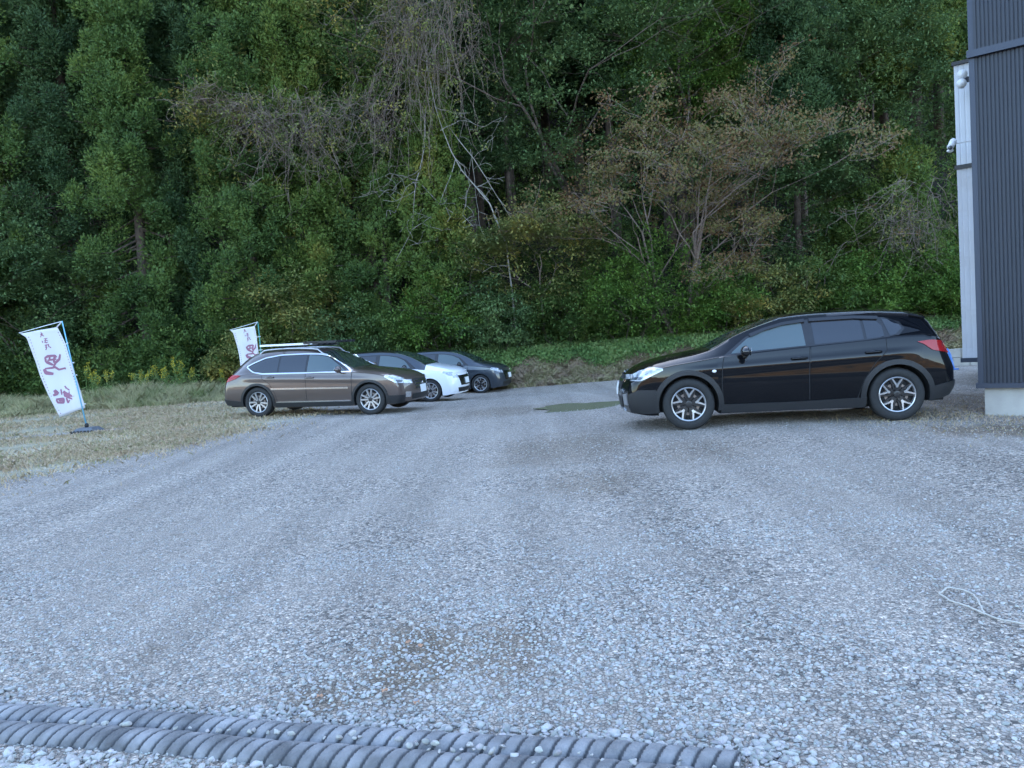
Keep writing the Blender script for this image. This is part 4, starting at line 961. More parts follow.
# ------------------------------------------------------------------ banners
M['cloth'] = pmat('banner_cloth', (.56, .55, .57), .8); M['ink'] = pmat('purple_ink', (.27, .12, .18), .8)
M['pole'] = pmat('light_blue_pole', (.16, .42, .58), .4); M['polew'] = pmat('white_pole', (.7, .74, .78), .4); M['greenpole'] = pmat('green_pole', (.05, .28, .25), .4)
def banner(label, Y, tf, pole_px, cloth_px, base_px, polemat, armpts, ties, with_base=True):
    """tf maps reference pixels of the first banner to this banner's pixels"""
    def P(x, y, dy=0): x, y = tf(x, y); return atY(x, y, Y+dy)
    bp = atY(*base_px, Y); zg = float(height(bp[0], bp[1])); org = np.array([bp[0], bp[1], zg])
    root = empty('banner', tuple(org)); tag(root, label, 'banner', 'white banners on leaning poles')
    mb = MB(); a = P(*pole_px[0]); b = bp*[1, 1, 0]+[0, 0, zg+.12]; mb.tube([b-org, a-org], [.017, .012], 8); mb.build('pole', polemat, root, True)
    mb = MB(); mb.tube([P(*p)-org for p in armpts], .008, 6); mb.build('cross_arm', M['polew'], root, True)
    # cloth: ruled between left and right edge, slight billow
    Lp = resample([P(*p) for p in cloth_px[0]], 30); Rp_ = resample([P(*p) for p in cloth_px[1]], 30); nu = 16; V = []
    def bil(u, v): return .05*math.sin(PI*u)*math.sin(PI*min(1, v*1.1))+.024*math.sin(u*9+v*5)+.012*math.sin(u*3-v*11)
    for i in range(30):
        for j in range(nu):
            u = j/(nu-1); p = Lp[i]*(1-u)+Rp_[i]*u; V.append(p+np.array([0, bil(u, i/29), 0])-org)
    Fc = [(i*nu+j, i*nu+j+1, (i+1)*nu+j+1, (i+1)*nu+j) for i in range(29) for j in range(nu-1)]
    cl = mesh_np('cloth', V, Fc, M['cloth'], root, True)
    sol = cl.modifiers.new('thick', 'SOLIDIFY'); sol.thickness = .003; sol.offset = 0
    tie = MB()
    for (x0, y0, x1, y1) in ties: tie.tube([P(x0, y0)-org, P(x1, y1)-org], .014, 6)
    tie.build('tie', M['cloth'], root)
    LL = np.array([tf(*p) for p in cloth_px[0]]); RL = np.array([tf(*p) for p in cloth_px[1]])
    def off(x, y):                              # billow at a reference pixel
        X, Yy = tf(x, y); l = resample(LL, 40); r_ = resample(RL, 40); best = None
        i = int(np.argmin(np.abs((l[:, 1]+r_[:, 1])/2-Yy))); u = (X-l[i, 0])/(r_[i, 0]-l[i, 0]); return bil(float(np.clip(u, 0, 1)), i/39)
    ink = MB()
    def stroke(pts, w0):
        pts = resample(pts, max(4, len(pts)*5)); d = np.gradient(pts, axis=0); d /= np.linalg.norm(d, axis=1)[:, None]+1e-9; q = np.stack([-d[:, 1], d[:, 0]], -1)
        for side in (-1, 1):
            V = []
            for k, (p, qq) in enumerate(zip(pts, q)):
                w_ = w0*1.3*(.75+.35*math.sin(PI*min(1, (k+.6)/len(pts))*1.1))/2
                for sg in (-1, 1):
                    x, y = p[0]+qq[0]*sg*w_, p[1]+qq[1]*sg*w_
                    V.append(P(x, y)+np.array([0, off(x, y)+side*.0045, 0])-org)
            ink.add(V, [(2*k, 2*k+1, 2*k+3, 2*k+2) for k in range(len(pts)-1)])
    c1 = lambda L: [(18+x*.0651, 316+y*.0651) for x, y in L]
    c5 = lambda L: [(10+x*.1822, 310+y*.1822) for x, y in L]
    c4 = lambda L: [(40+x*.0963, 366+y*.0963) for x, y in L]
    for L, w_ in (([(355, 248), (368, 280), (345, 330)], .75), ([(345, 285), (385, 270)], .6), ([(362, 280), (402, 312)], .75),
                  ([(372, 380), (384, 412)], .7), ([(398, 352), (450, 342)], .6), ([(430, 340), (420, 400)], .7), ([(402, 380), (458, 376)], .6), ([(405, 400), (440, 412), (455, 395)], .7),
                  ([(412, 450), (472, 440)], .7), ([(432, 436), (437, 512), (420, 520)], .8), ([(462, 428), (472, 480)], .7), ([(478, 470), (502, 490)], .7), ([(418, 476), (450, 482)], .7)):
        stroke(c1(L), w_)
    for L, w_ in (([(185, 268), (205, 254), (240, 250), (250, 260)], 1.8), ([(186, 266), (202, 287), (230, 302)], 2.2), ([(215, 254), (214, 276)], 1.3), ([(240, 252), (234, 290)], 1.6), ([(269, 243), (263, 270), (242, 290), (232, 314)], 1.8), ([(205, 276), (248, 270)], 1.4),
                  ([(184, 324), (196, 345), (233, 351)], 2.6), ([(190, 322), (226, 318), (240, 314), (258, 328), (276, 324), (299, 318), (298, 326)], 1.5)):
        stroke(c5(L), w_)
    for L, w_ in (([(152, 250), (180, 284), (146, 306)], 2.2), ([(206, 240), (222, 300)], .9), ([(240, 208), (262, 232), (304, 252)], 1.3), ([(240, 258), (250, 310), (300, 302), (300, 260)], 1.5), ([(230, 268), (290, 300), (330, 305), (382, 310)], 2.2), ([(250, 312), (345, 342)], 1.5),
                  ([(172, 346), (238, 338), (242, 380), (192, 380), (176, 352)], 1.7), ([(200, 360), (235, 358)], 1.2), ([(270, 330), (290, 382), (312, 352)], 1.5)):
        stroke(c4(L), w_)
    # stitched dashes along both edges
    for E_, dx in ((cloth_px[0], 2.6), (cloth_px[1], -2.2)):
        e = resample(E_, 60)
        for k in range(4, 58, 2): stroke([(e[k][0]+dx, e[k][1]), ((e[k]+(e[k+1]-e[k])*.8)[0]+dx, (e[k]+(e[k+1]-e[k])*.8)[1])], .45)
    ink.build('lettering', M['ink'], root)
    if with_base:
        M['basep'] = M.get('basep') or pmat('grey_plastic_base', (.10, .11, .125), .6, noise=.2, nscale=10)
        mb = MB(); mb.box((.02, 0, .06), (.27, .27, .05), taper=.62); b_ = mb.build('base', M['basep'], root)
        bv = b_.modifiers.new('bevel', 'BEVEL'); bv.width = .02; bv.segments = 2
        mb = MB()
        for k in range(-3, 4): mb.box((.02+k*.076, -.275, .03), (.02, .012, .03))
        mb.build('base_ribs', M['tyre'], root)
        mb = MB(); mb.ell((0, 0, .15), (.045, .045, .06), 10, 6); mb.build('pole_socket', M['tyre'], root, True)
CL = ([(20, 333.5), (26.5, 337.5), (33, 357), (39, 375), (49, 395), (60, 417)], [(57, 327), (66, 344), (72.5, 363), (78, 384), (85, 408)])
banner('white banner with purple characters on a light blue pole, leaning left over open dry grass', 17.1, lambda x, y: (x, y), [(62, 321)], CL, (87.5, 434), M['pole'],
       [(61.5, 321.5), (48, 325), (19, 333)], [(66, 344, 68, 343), (72, 363, 74, 362.5), (57, 327, 61.5, 322), (76, 375, 77, 375), (84, 404, 86, 404)])
def tf2(x, y):
    u = (x-20)/42; v = (y-333)/95
    return 230.5+u*27.5+v*1.0+ -12*max(0, v)*0.1, 329.5+v*66+(0.5 if u < .5 else 0)
banner('white banner with purple brush characters standing behind the brown estate car', 24.5, tf2, [(62, 322)], 
       ([(20, 333.5), (24, 337), (30, 357), (34, 375), (37, 395), (41, 417)], [(57, 328), (60, 344), (63, 363), (66, 384), (70, 408)]), (266, 403), M['greenpole'],
       [(61.5, 322), (48, 326), (19, 333)], [(60, 344, 66, 343), (63, 363, 69, 362), (57, 328, 61.5, 322)])
# ------------------------------------------------------------------ vegetation
def rvec(n): v = rng.normal(size=(n, 3)); return v/np.linalg.norm(v, axis=1)[:, None]
def leaves(C, R3, n, L, Wd, up=.4, outw=.8, rnd=.5, flat=0.0, shell=.55, fold=0):
    """C (m,3) clump centres, R3 (m,3) radii, n leaves per clump -> V, F (rhombic leaves)"""
    m = len(C); idx = np.repeat(np.arange(m), n); k = len(idx)
    d = rvec(k); r = shell+(1-shell)*rng.uniform(size=k)**.6
    P = C[idx]+d*R3[idx]*r[:, None]
    dr = d*outw+rvec(k)*rnd; dr[:, 2] = dr[:, 2]*(1-flat)+up; dr /= np.linalg.norm(dr, axis=1)[:, None]
    rv = rvec(k); 
    if flat: rv[:, 2] *= (1-flat)
    sd = np.cross(dr, rv if not flat else np.cross(dr, np.array([0, 0, 1.])+rv*.35)); sd = np.cross(dr, rv) if not flat else sd
    if flat: sd = np.cross(dr, np.array([0, 0, 1.])[None]+rvec(k)*.45)
    sd /= np.linalg.norm(sd, axis=1)[:, None]+1e-9
    s = rng.uniform(.6, 1.25, k)[:, None]; Lv = dr*L*s; Wv = sd*Wd*s*.5
    V = np.stack([P, P+Lv*.5+Wv, P+Lv, P+Lv*.5-Wv], 1).reshape(-1, 3)
    Fc = np.arange(k*4).reshape(-1, 4); return V, Fc
def tubes(segs, sides=4):
    V = []; Fc = []; b = 0
    for pts, rad in segs:
        pts = np.asarray(pts, float); n = len(pts); t = np.gradient(pts, axis=0); t /= np.linalg.norm(t, axis=1)[:, None]+1e-9
        a = np.cross(t, [0.13, .31, .94]); a /= np.linalg.norm(a, axis=1)[:, None]+1e-9; c_ = np.cross(t, a)
        th = np.arange(sides)*2*PI/sides
        ring = pts[:, None]+np.asarray(rad)[:, None, None]*(np.cos(th)[None, :, None]*a[:, None]+np.sin(th)[None, :, None]*c_[:, None])
        V.append(ring.reshape(-1, 3)); i, j = np.meshgrid(np.arange(n-1), np.arange(sides), indexing='ij'); j2 = (j+1) % sides
        Fc.append(np.stack([b+i*sides+j, b+i*sides+j2, b+(i+1)*sides+j2, b+(i+1)*sides+j], -1).reshape(-1, 4)); b += n*sides
    return np.concatenate(V), np.concatenate(Fc)
def grow(p, d, L, r, depth, segs, tips, kink=.25, nch=3, spread=.8, up=.1, ratio=.68, nseg=5, flatten=0):
    pts = [np.array(p, float)]; rad = [r]; d = np.array(d, float)
    for i in range(nseg):
        d = d+rng.normal(0, kink, 3)*np.array([1, 1, .7])+np.array([0, 0, up]); d /= np.linalg.norm(d)
        pts.append(pts[-1]+d*L/nseg); rad.append(r*(1-.45*(i+1)/nseg))
    segs.append((pts, rad))
    if depth == 0: tips.append(pts[-1]); tips.append(pts[-2]); return
    for k in range(nch):
        i = nseg-int(rng.integers(0, max(1, nseg-1))) if k else nseg
        a = rvec(1)[0]; a[2] *= (1-flatten); nd = d*(1-spread*.5)+a*spread; nd[2] = nd[2]*(1-flatten)+.12; nd /= np.linalg.norm(nd)
        grow(pts[i], nd, L*ratio*rng.uniform(.8, 1.2), rad[i]*.68, depth-1, segs, tips, kink, nch, spread, up, ratio, max(3, nseg-1), flatten)
def spot(px, Y, py=350):
    p = atY(px, py, Y); return np.array([p[0], Y, float(height(p[0], Y))])
def add_parts(root, seglist, bark, V, Fc, leafmat, crown='crown', trunk='trunk', sides=5, thin=None):
    if seglist:
        tv, tf = tubes(seglist, sides); mesh_np(trunk, tv, tf, bark, root, True)
    if V is not None: mesh_np(crown, V, Fc, leafmat, root)
def cedar_geo(h, R, zlow, seed_dens=1.0, leafL=.14, front=True, boughs=None):
    R = R*.88
    boughs = boughs or int(h*6.6*seed_dens); segs = []; C = []; RR3 = []
    tr = [np.array([rng.normal(0, .05), rng.normal(0, .05), z]) for z in np.linspace(-1, h, 12)]
    segs.append((tr, list(np.linspace(.30, .03, 12)*(h/24))))
    for k in range(boughs):
        v = (k+rng.uniform())/boughs; z = zlow+(h-zlow)*v
        a = rng.uniform(0, 2*PI) if not front or rng.uniform() < .25 else rng.normal(-PI/2, .95)
        Rz = R*(1-v**1.7)**.75*rng.uniform(.62, 1.12)+.35
        e = np.array([math.cos(a)*Rz, math.sin(a)*Rz, z-.18*Rz+rng.normal(0, .2)])
        p0 = np.array([0, 0, z+.1]); mid = (p0+e)/2-np.array([0, 0, .10*Rz]); segs.append(([p0, mid, e], [.05, .035, .012]))
        for j in range(2): C.append(e*rng.uniform(.25, .6)*[1, 1, 0]+[0, 0, z+rng.normal(0, .3)]); r_ = rng.uniform(.3, .5); RR3.append((r_, r_, r_))
        nb = int(rng.integers(5, 9)); q = rng.uniform(.5, .9)
        for j in range(nb):
            o = rvec(1)[0]*np.array([.75, .75, .85])*q*rng.uniform(.2, 1); c_ = e*(1-.0)+o-np.array([math.cos(a), math.sin(a), 0])*rng.uniform(0, .8)
            C.append(c_); r_ = rng.uniform(.20, .38); RR3.append((r_*.92, r_*.92, r_*1.4))
    V, Fc = leaves(np.array(C), np.array(RR3), 96, leafL, leafL*.38, up=.45, outw=.9, rnd=.5)
    return segs, V, Fc
def make_tree(name, loc, label, cat='tree', group=None, rz=0.0, sc=1.0):
    r = empty(name, tuple(loc), (0, 0, rz)); r.scale = (sc, sc, sc); tag(r, label, cat, group); return r
def copy_tree(root, loc, rz, sc, label, group):
    r = root.copy(); COL.objects.link(r); r.location = tuple(loc); r.rotation_euler = (0, 0, rz); r.scale = sc
    r['label'] = label
    if group: r['group'] = group
    for ch in root.children: c_ = ch.copy(); COL.objects.link(c_); c_.parent = r
    return r
GF = 'cedars standing along the front of the wood'
front = [(-62, 33.5, 25, 3.0, 'cedar', 'tall dense cedar cut by the left edge of the view'), (14, 32.6, 25, 2.6, 'cedar', 'dense green cedar second from the left edge, above the low dark broadleaf'),
         (88, 33.6, 26, 2.8, 'cedar_blue', 'deep green cedar standing behind the leaning banner'), (150, 32.4, 24, 2.5, 'cedar', 'full lumpy cedar just right of the leaning banner, reaching down to the goldenrod'),
         (214, 34.0, 26, 2.6, 'cedar_blue', 'darker cedar rising above the banner that stands behind the brown car'), (262, 32.2, 22, 2.5, 'cedar', 'cedar behind the brown estate, carrying a tangle of grey vine'),
         (322, 32.8, 23, 2.4, 'cedar_yellow', 'cedar with yellow-green tips rising above the roof rack of the brown estate'), (380, 33.4, 24, 2.5, 'cedar', 'cedar behind the white hatchback, half covered by grey twigs'),
         (447, 32.0, 13, 2.0, 'cedar_yellow', 'shorter yellow-green cedar beneath the pale dead branches')]
protos = []
for px, Y, h, R, mt, lb in front:
    r = make_tree('cedar_tree', spot(px, Y), lb, 'tree', GF); segs, V, Fc = cedar_geo(h, R, .8 if px < 400 else 1.0)
    add_parts(r, segs, M['bark'], V, Fc, M[mt]); protos.append(r)
# second and third rows on the slope: bare trunks below, crowns above
r0 = make_tree('cedar_tree', spot(520, 40), 'tall cedar with a bare lower trunk in the shade behind the front trees', 'tree', 'cedars in the shade behind the front row')
segs, V, Fc = cedar_geo(24, 2.9, 8.5, 1.2, .26); add_parts(r0, segs, M['bark'], V, Fc, M['cedar_blue'])
r1 = make_tree('cedar_tree', spot(592, 41.5), 'tall cedar with a bare lower trunk in the shade behind the front trees', 'tree', 'cedars in the shade behind the front row')
segs, V, Fc = cedar_geo(25, 2.9, 7.5, 1.2, .26); add_parts(r1, segs, M['bark'], V, Fc, M['cedar'])
k = 0
for Y, step, x0 in ((39.5, 62, -70), (45.5, 66, -40), (52, 74, -80), (60, 80, -40)):
    px = x0
    while px < 1090:
        q = px+rng.uniform(-16, 16); px += step
        if Y < 40 and 500 < q < 610: continue
        y_ = Y+rng.uniform(-1.5, 1.5); s_ = rng.uniform(.9, 1.12)
        copy_tree((r0, r1)[k % 2], spot(q, y_), rng.uniform(-.5, .5), (s_*(-1 if k % 3 == 0 else 1), s_, s_), 'tall cedar with a bare lower trunk in the shade behind the front trees', 'cedars in the shade behind the front row'); k += 1
# conifers of the right half, lighter and further back
for px, Y, h, R, zl, mt, lb in ((690, 36.5, 24, 2.6, 9, 'cedar', 'green conifer rising above the reddish bare tree'), (760, 36.0, 23, 2.5, 8, 'cedar_yellow', 'yellow-green conifer at the top, right of the reddish bare tree'),
        (842, 35.5, 24, 2.6, 9.5, 'cedar_yellow', 'bright tipped conifer at the top between the reddish tree and the house'), (925, 34.5, 24, 2.5, 10, 'cedar_yellow', 'bright yellow-green conifer at the top beside the pale annex roof'),
        (905, 32.0, 7.5, 2.0, .5, 'cedar_yellow', 'low bushy yellow-green conifer directly behind the tail of the black car'), (985, 32.5, 12, 2.0, .5, 'cedar', 'conifer partly hidden behind the pale annex'),
        (848, 33.0, 6.0, 1.8, .4, 'cedar_yellow', 'low bushy conifer behind the rear roof of the black car'), (480, 35.5, 25, 2.4, 7, 'cedar_blue', 'dark cedar behind the dead branches, beside the dark gap'),
        (805, 33.2, 17, 1.9, 8.0, 'cedar_blue', 'cedar with a thick bare brown trunk showing right of the reddish tree')):
    r = make_tree('cedar_tree', spot(px, Y), lb, 'tree'); segs, V, Fc = cedar_geo(h, R, zl, 1.15)
    add_parts(r, segs, M['bark'], V, Fc, M[mt])

def broadleaf(name, label, px, Y, h, R, mt, seed, cat='tree', depth=3, leaf=.15, per=46, clump=(.55, .55, .24), lean=(0, 0), base=.35, bark='bark', stems=3, nch=3, flatten=.5, flat=.5):
    global rng
    keep = rng; rng = np.random.default_rng(seed)
    r = make_tree(name, spot(px, Y), label, cat); segs = []; tips = []
    H0 = h*base; top = np.array([lean[0]*.4, lean[1]*.4, H0])
    if H0 > .6:
        tr = [np.array([0, 0, -.5]), np.array([lean[0]*.1, 0, H0*.4]), top]; segs.append((tr, [.010*h, .008*h, .0065*h]))
    for s_ in range(stems):
        a = 2*PI*s_/stems+rng.uniform(0, .9); d = np.array([math.cos(a)*.75*R/h*2, math.sin(a)*.75*R/h*2, .9]); d[:2] += np.array(lean)/h
        grow(top if H0 > .6 else np.array([math.cos(a)*.2, math.sin(a)*.2, -.2]), d/np.linalg.norm(d), (h-H0)*.48, .0045*h+.008, depth, segs, tips, .16, nch, .85, .06, .66, 5, flatten)
    T = np.array(tips); c0 = np.array([lean[0]*.7, lean[1]*.7, 0])
    # pull the tips into the wanted envelope
    zc = H0+(h-H0)*.44; ez = (h-H0)*.62+.3
    q = np.sqrt(((T[:, :2]-c0[:2])**2).sum(1)/R**2+((T[:, 2]-zc)/ez)**2); T = T[q < 1.25]
    extra = rvec(int(len(T)*.75+70+(260 if h > 15 and base < .6 else 0))); extra *= rng.uniform(.55, 1, (len(extra), 1)); E = c0+[0, 0, zc]+extra*np.array([R, R, ez])
    if h > 9: E[:, 1] = np.where(rng.uniform(size=len(E)) < .75, -np.abs(E[:, 1])-.3, E[:, 1])
    E = E[E[:, 2] > .2]; T = np.concatenate([T, E]); n = len(T)
    RR3 = np.array(clump)*rng.uniform(.6, 1.3, (n, 1))
    V, Fc = leaves(T, RR3, per, leaf, leaf*.52, up=-.05, outw=.6, rnd=.7, flat=flat, shell=.1)
    add_parts(r, segs, M[bark], V, Fc, M[mt]); rng = keep; return r
B = broadleaf
B('broadleaf_tree', 'large blue-green broadleaf tree in layered sprays at the top centre', 588, 33.0, 18.5, 4.8, 'broad_blue', 11, base=.30, depth=4, per=64)
B('broadleaf_tree', 'blue-green broadleaf crown between the dead branches and the large layered tree', 520, 35.0, 19, 2.6, 'broad_blue', 12, base=.5, depth=3, per=44)
B('broadleaf_tree', 'blue-green broadleaf at the top right, left of the pale annex', 885, 33.0, 13.5, 3.0, 'broad_blue', 13, base=.45, depth=4)
B('broadleaf_tree', 'green broadleaf filling the gap above the reddish tree', 700, 34.5, 16.5, 3.2, 'broad_green', 14, base=.5, depth=3, per=38)
B('broadleaf_tree', 'dark green broadleaf showing between the stems of the reddish tree', 770, 33.6, 9.5, 3.2, 'broad_blue', 15, base=.25, depth=4, per=40)
B('broadleaf_tree', 'low dark broadleaf with flat sprays at the left edge above the meadow', 18, 30.6, 7.2, 3.4, 'broad_blue', 16, base=.25, depth=4, per=42)
B('broadleaf_tree', 'yellowing broadleaf at the foot of the wood beside the rear banner', 300, 30.8, 4.8, 2.3, 'broad_pale', 17, base=.2, depth=3, per=30)
B('broadleaf_tree', 'pale grey-green broadleaf with fine bare twigs, above the dark hatchback', 545, 30.6, 5.9, 2.5, 'broad_pale', 18, base=.35, depth=4, per=16, bark='greybark', clump=(.55, .55, .16))
B('broadleaf_tree', 'dull yellow-green leafy crown tangled with grey vine at the top left of centre', 392, 32.9, 16.5, 3.2, 'broad_pale', 19, base=.62, depth=3, per=22, bark='bark')
B('broadleaf_tree', 'thin pale-leaved crown above the left vine tangle', 262, 31.9, 13.2, 2.4, 'broad_pale', 20, base=.66, depth=3, per=16, bark='bark')
# bushes along the foot of the wood
bush = [(-20, 30.2, 2.4, 2.2, 'under', 'low dark bush at the far left edge of the meadow'), (60, 30.0, 1.9, 2.0, 'under', 'low dark bush behind the leaning banner'), (128, 30.6, 2.0, 2.0, 'under', 'low bush behind the left clump of goldenrod'),
        (200, 30.4, 2.6, 2.2, 'under', 'dark bush just left of the rear banner'), (245, 29.6, 2.2, 1.5, 'broad_pale', 'yellow-flecked bush behind the rear banner'), (345, 29.8, 2.9, 1.8, 'broad_blue', 'rounded grey-green bush above the windscreen of the brown car'),
        (395, 30.0, 2.6, 1.9, 'under', 'green bush above the roof of the white hatchback'), (440, 30.3, 3.4, 1.8, 'broad_green', 'taller green bush above the gap between the two hatchbacks'), (492, 29.8, 2.6, 1.9, 'broad_blue', 'grey-green bush above the dark hatchback'),
        (572, 30.0, 2.3, 2.0, 'under', 'low green bush at the top of the grassy bank'), (628, 29.8, 3.6, 1.9, 'broad_green', 'bright green bush at the top of the bank left of the black car'), (668, 30.2, 4.4, 2.1, 'broad_green', 'largest bright green bush above the bonnet of the black car'),
        (722, 29.7, 2.7, 1.7, 'broad_green', 'green bush behind the windscreen of the black car'), (768, 29.9, 2.9, 2.0, 'broad_pale', 'pale leafy bush behind the front roof of the black car'), (820, 30.2, 2.8, 1.8, 'under', 'green bush behind the rear windows of the black car'),
        (872, 30.0, 2.6, 1.7, 'broad_green', 'green bush behind the tail of the black car'), (945, 29.6, 2.6, 1.5, 'broad_green', 'bright green bush just left of the pale annex'), (990, 29.0, 2.6, 2.0, 'broad_green', 'bush behind the pale annex'),
        (605, 31.6, 5.6, 1.9, 'under', 'tall green bush left of the reddish tree'), (455, 31.4, 5.2, 1.6, 'under', 'tall dim bush below the pale dead branches'), (535, 32.6, 4.6, 2.6, 'under', 'shaded bush under the dark gap in the wood')]
for i, (px, Y, h, R, mt, lb) in enumerate(bush):
    B('bush', lb, px, Y, h, R, mt, 40+i, cat='bush', base=.0, depth=2, stems=6, per=44, leaf=.13, clump=(.34, .34, .22), flat=.25, nch=3)

# the reddish, thinly leaved tree right of centre
rg = rng; rng = np.random.default_rng(5)
r = make_tree('autumn_tree', spot(686, 30.6), 'reddish-brown thinly leaved tree spreading wide fine branches above the black car', 'tree', sc=1.17)
segs = []; tips = []
for a, el, L in ((3.0, 1.10, 3.7), (2.3, 1.3, 4.1), (1.2, 1.45, 4.4), (.4, 1.2, 4.1), (.05, 1.15, 3.0), (4.6, 1.3, 3.8)):
    d = np.array([math.cos(a)*math.cos(el), math.sin(a)*math.cos(el)*.6, math.sin(el)])
    b0 = np.array([rng.normal(0, .25), rng.normal(0, .2), -.3]); grow(b0, d, L*1.0, .085, 5, segs, tips, .10, 3, .66, .02, .62, 5, .40)
segs = [(p, np.maximum(np.array(q_)*.8, .0065)) for p, q_ in segs if max(q_) > .016 or rng.uniform() < .6]
T = np.array(tips); T = T[rng.uniform(size=len(T)) < .9]; V, Fc = leaves(T, np.full((len(T), 3), .26)*[1.5, 1.5, .5], 9, .10, .06, up=-.1, outw=.5, rnd=.8, shell=.1)
add_parts(r, segs, M['redbark'], V, Fc, M['rust'], sides=4)
r = make_tree('autumn_tree', spot(812, 31.0), 'smaller reddish bare tree with arching branches right of the large reddish one', 'tree')
segs = []; tips = []
for a, el, L in ((2.7, 1.05, 2.6), (1.2, 1.3, 3.0), (.3, .95, 2.8), (4.6, 1.2, 2.6)):
    d = np.array([math.cos(a)*math.cos(el), math.sin(a)*math.cos(el)*.6, math.sin(el)]); grow(np.array([-.4, 0, -.3]), d, L, .05, 5, segs, tips, .14, 2, .8, .0, .68, 5, .35)
segs = [(p, np.maximum(np.array(q_)*.8, .009)) for p, q_ in segs]; T = np.array(tips); T = T[rng.uniform(size=len(T)) < .8]
V, Fc = leaves(T, np.full((len(T), 3), .17)*[1.4, 1.4, .7], 6, .10, .06, up=-.1, outw=.5, rnd=.8, shell=.1)
add_parts(r, segs, M['redbark'], V, Fc, M['rust'], sides=4)
# hanging vines and the pale dead tree
def vine(label, px0, px1, py0, py1, Y, n, mat='greybark', bias=.5):
    A = atY((px0+px1)/2, py1, Y); root = make_tree('hanging_vine', (A[0], Y, A[2]), label, 'vine'); segs = []
    for k in range(n):
        u = rng.beta(1.4, 1.4); px = px0+(px1-px0)*u; y0 = py0+rng.uniform(0, .35)*(py1-py0); y1 = y0+(py1-y0)*rng.uniform(.12, .85)**1.2*(1-.45*abs(u-.5)*2)
        s = atY(px, y0, Y+rng.normal(0, .35)); e = atY(px+rng.normal(0, 22), y1, Y+rng.normal(0, .45)); m = 9
        pts = np.array([s*(1-t)+e*t for t in np.linspace(0, 1, m)])+np.cumsum(rng.normal(0, .105, (m, 3)), 0); segs.append((pts-A*[1, 0, 1]-[0, Y, 0], np.linspace(.013, .006, m)))
        for j in range(7):
            i = int(rng.integers(1, m)); dd = rng.normal(0, 1, 3); dd[2] -= .3; dd /= np.linalg.norm(dd); L = rng.uniform(.3, .9); q = pts[i]-A*[1, 0, 1]-[0, Y, 0]
            segs.append(([q, q+dd*L*.5+rng.normal(0, .06, 3), q+dd*L+rng.normal(0, .1, 3)], [.008, .006, .005]))
    tv, tf = tubes(segs, 3); o = mesh_np('stems', tv, tf, M[mat], root, True)
    LC = np.array([sg[0][int(rng.integers(0, len(sg[0])))] for sg in segs if rng.uniform() < .16]); V, Fc = leaves(LC, np.full((len(LC), 3), .22), 16, .10, .06, up=-.1, outw=.5, rnd=.8, shell=.1); mesh_np('leaves', V, Fc, M['broad_pale'], root); return root
vine('long curtain of grey hanging vine stems at the top left of centre', 378, 478, -40, 215, 30.2, 125)
vine('wide tangle of grey vine stems on the cedar above the brown estate', 232, 335, 85, 225, 30.0, 95)
vine('thin grey vine stems hanging down between the white hatchback and the cedar', 345, 400, 60, 250, 30.4, 34)
vine('pale grey vine tangle hanging left of the pale annex', 888, 940, 175, 325, 29.8, 46)
vine('short brown twigs hanging at the left of the dull yellow crown', 190, 235, 88, 130, 30.2, 26, 'redbark')
r = make_tree('dead_tree', spot(505, 31.0), 'leaning dead tree with pale forked bare branches at the centre', 'tree'); segs = []; tips = []
o = spot(505, 31.0); P = lambda x, y, dy=0: atY(x, y, 30.6+dy)-o
for L, r_ in (([(516, 330), (505, 240), (488, 200), (455, 160), (436, 112), (425, 60)], .06), ([(455, 160), (440, 205), (418, 180), (405, 190), (395, 215)], .032), ([(488, 200), (470, 182), (462, 215), (472, 228)], .028), ([(436, 112), (470, 150), (492, 186), (505, 205), (522, 232)], .035),
              ([(425, 110), (425, 150), (415, 190), (412, 230), (395, 262)], .035), ([(418, 180), (390, 172), (372, 180)], .022), ([(412, 230), (430, 215), (436, 240)], .018), ([(470, 150), (475, 190), (478, 225), (484, 240)], .022), ([(440, 130), (460, 120), (480, 128), (500, 118)], .022)):
    pts = resample([P(x, y, rng.normal(0, .2)) for x, y in L], 14); pts = pts+np.cumsum(rng.normal(0, .02, pts.shape), 0); segs.append((pts, np.linspace(r_*.7, r_*.28, 14)))
    for i in range(3, 14, 2): grow(pts[i], rvec(1)[0]*[1, .5, 1], rng.uniform(.4, 1.0), max(.009, r_*.35), 1, segs, tips, .3, 2, .8, -.05, .7, 3)
segs = [(p, np.maximum(np.array(q_), .008)) for p, q_ in segs]
tv, tf = tubes(segs, 4); mesh_np('trunk', tv, tf, M['palebark'], r, True)
rng = rg

# ------------------------------------------------------------------ grasses
def blades(P, h, wd_, lean=.35, tri=True, bend=.3):
    n = len(P); a = rng.uniform(0, 2*PI, n); s = np.stack([np.cos(a), np.sin(a), 0*a], -1)*(wd_*.5)[:, None]
    l = rng.normal(0, lean, (n, 2))*h[:, None]; m = P+np.stack([l[:, 0]*.35, l[:, 1]*.35, h*.55], -1); t = P+np.stack([l[:, 0], l[:, 1], h*(1-bend*rng.uniform(size=n))], -1)
    V = np.stack([P-s, P+s, m+s*.7, t, m-s*.7], 1).reshape(-1, 3); Fc = np.arange(n*5).reshape(-1, 5); return V, Fc
def hz(x, y): return height(x, y)
n = 150000; y = 8.5+rng.uniform(size=n)**1.25*18; x = -(y*.80+1.5)+rng.uniform(size=n)*(y*.80+1.5-3.0)
lx = np.interp(y, lb_y, lb_x); edge = lx-x+rng.normal(0, .22, n)*np.where(rng.uniform(size=n) < .25, 3.2, 1)
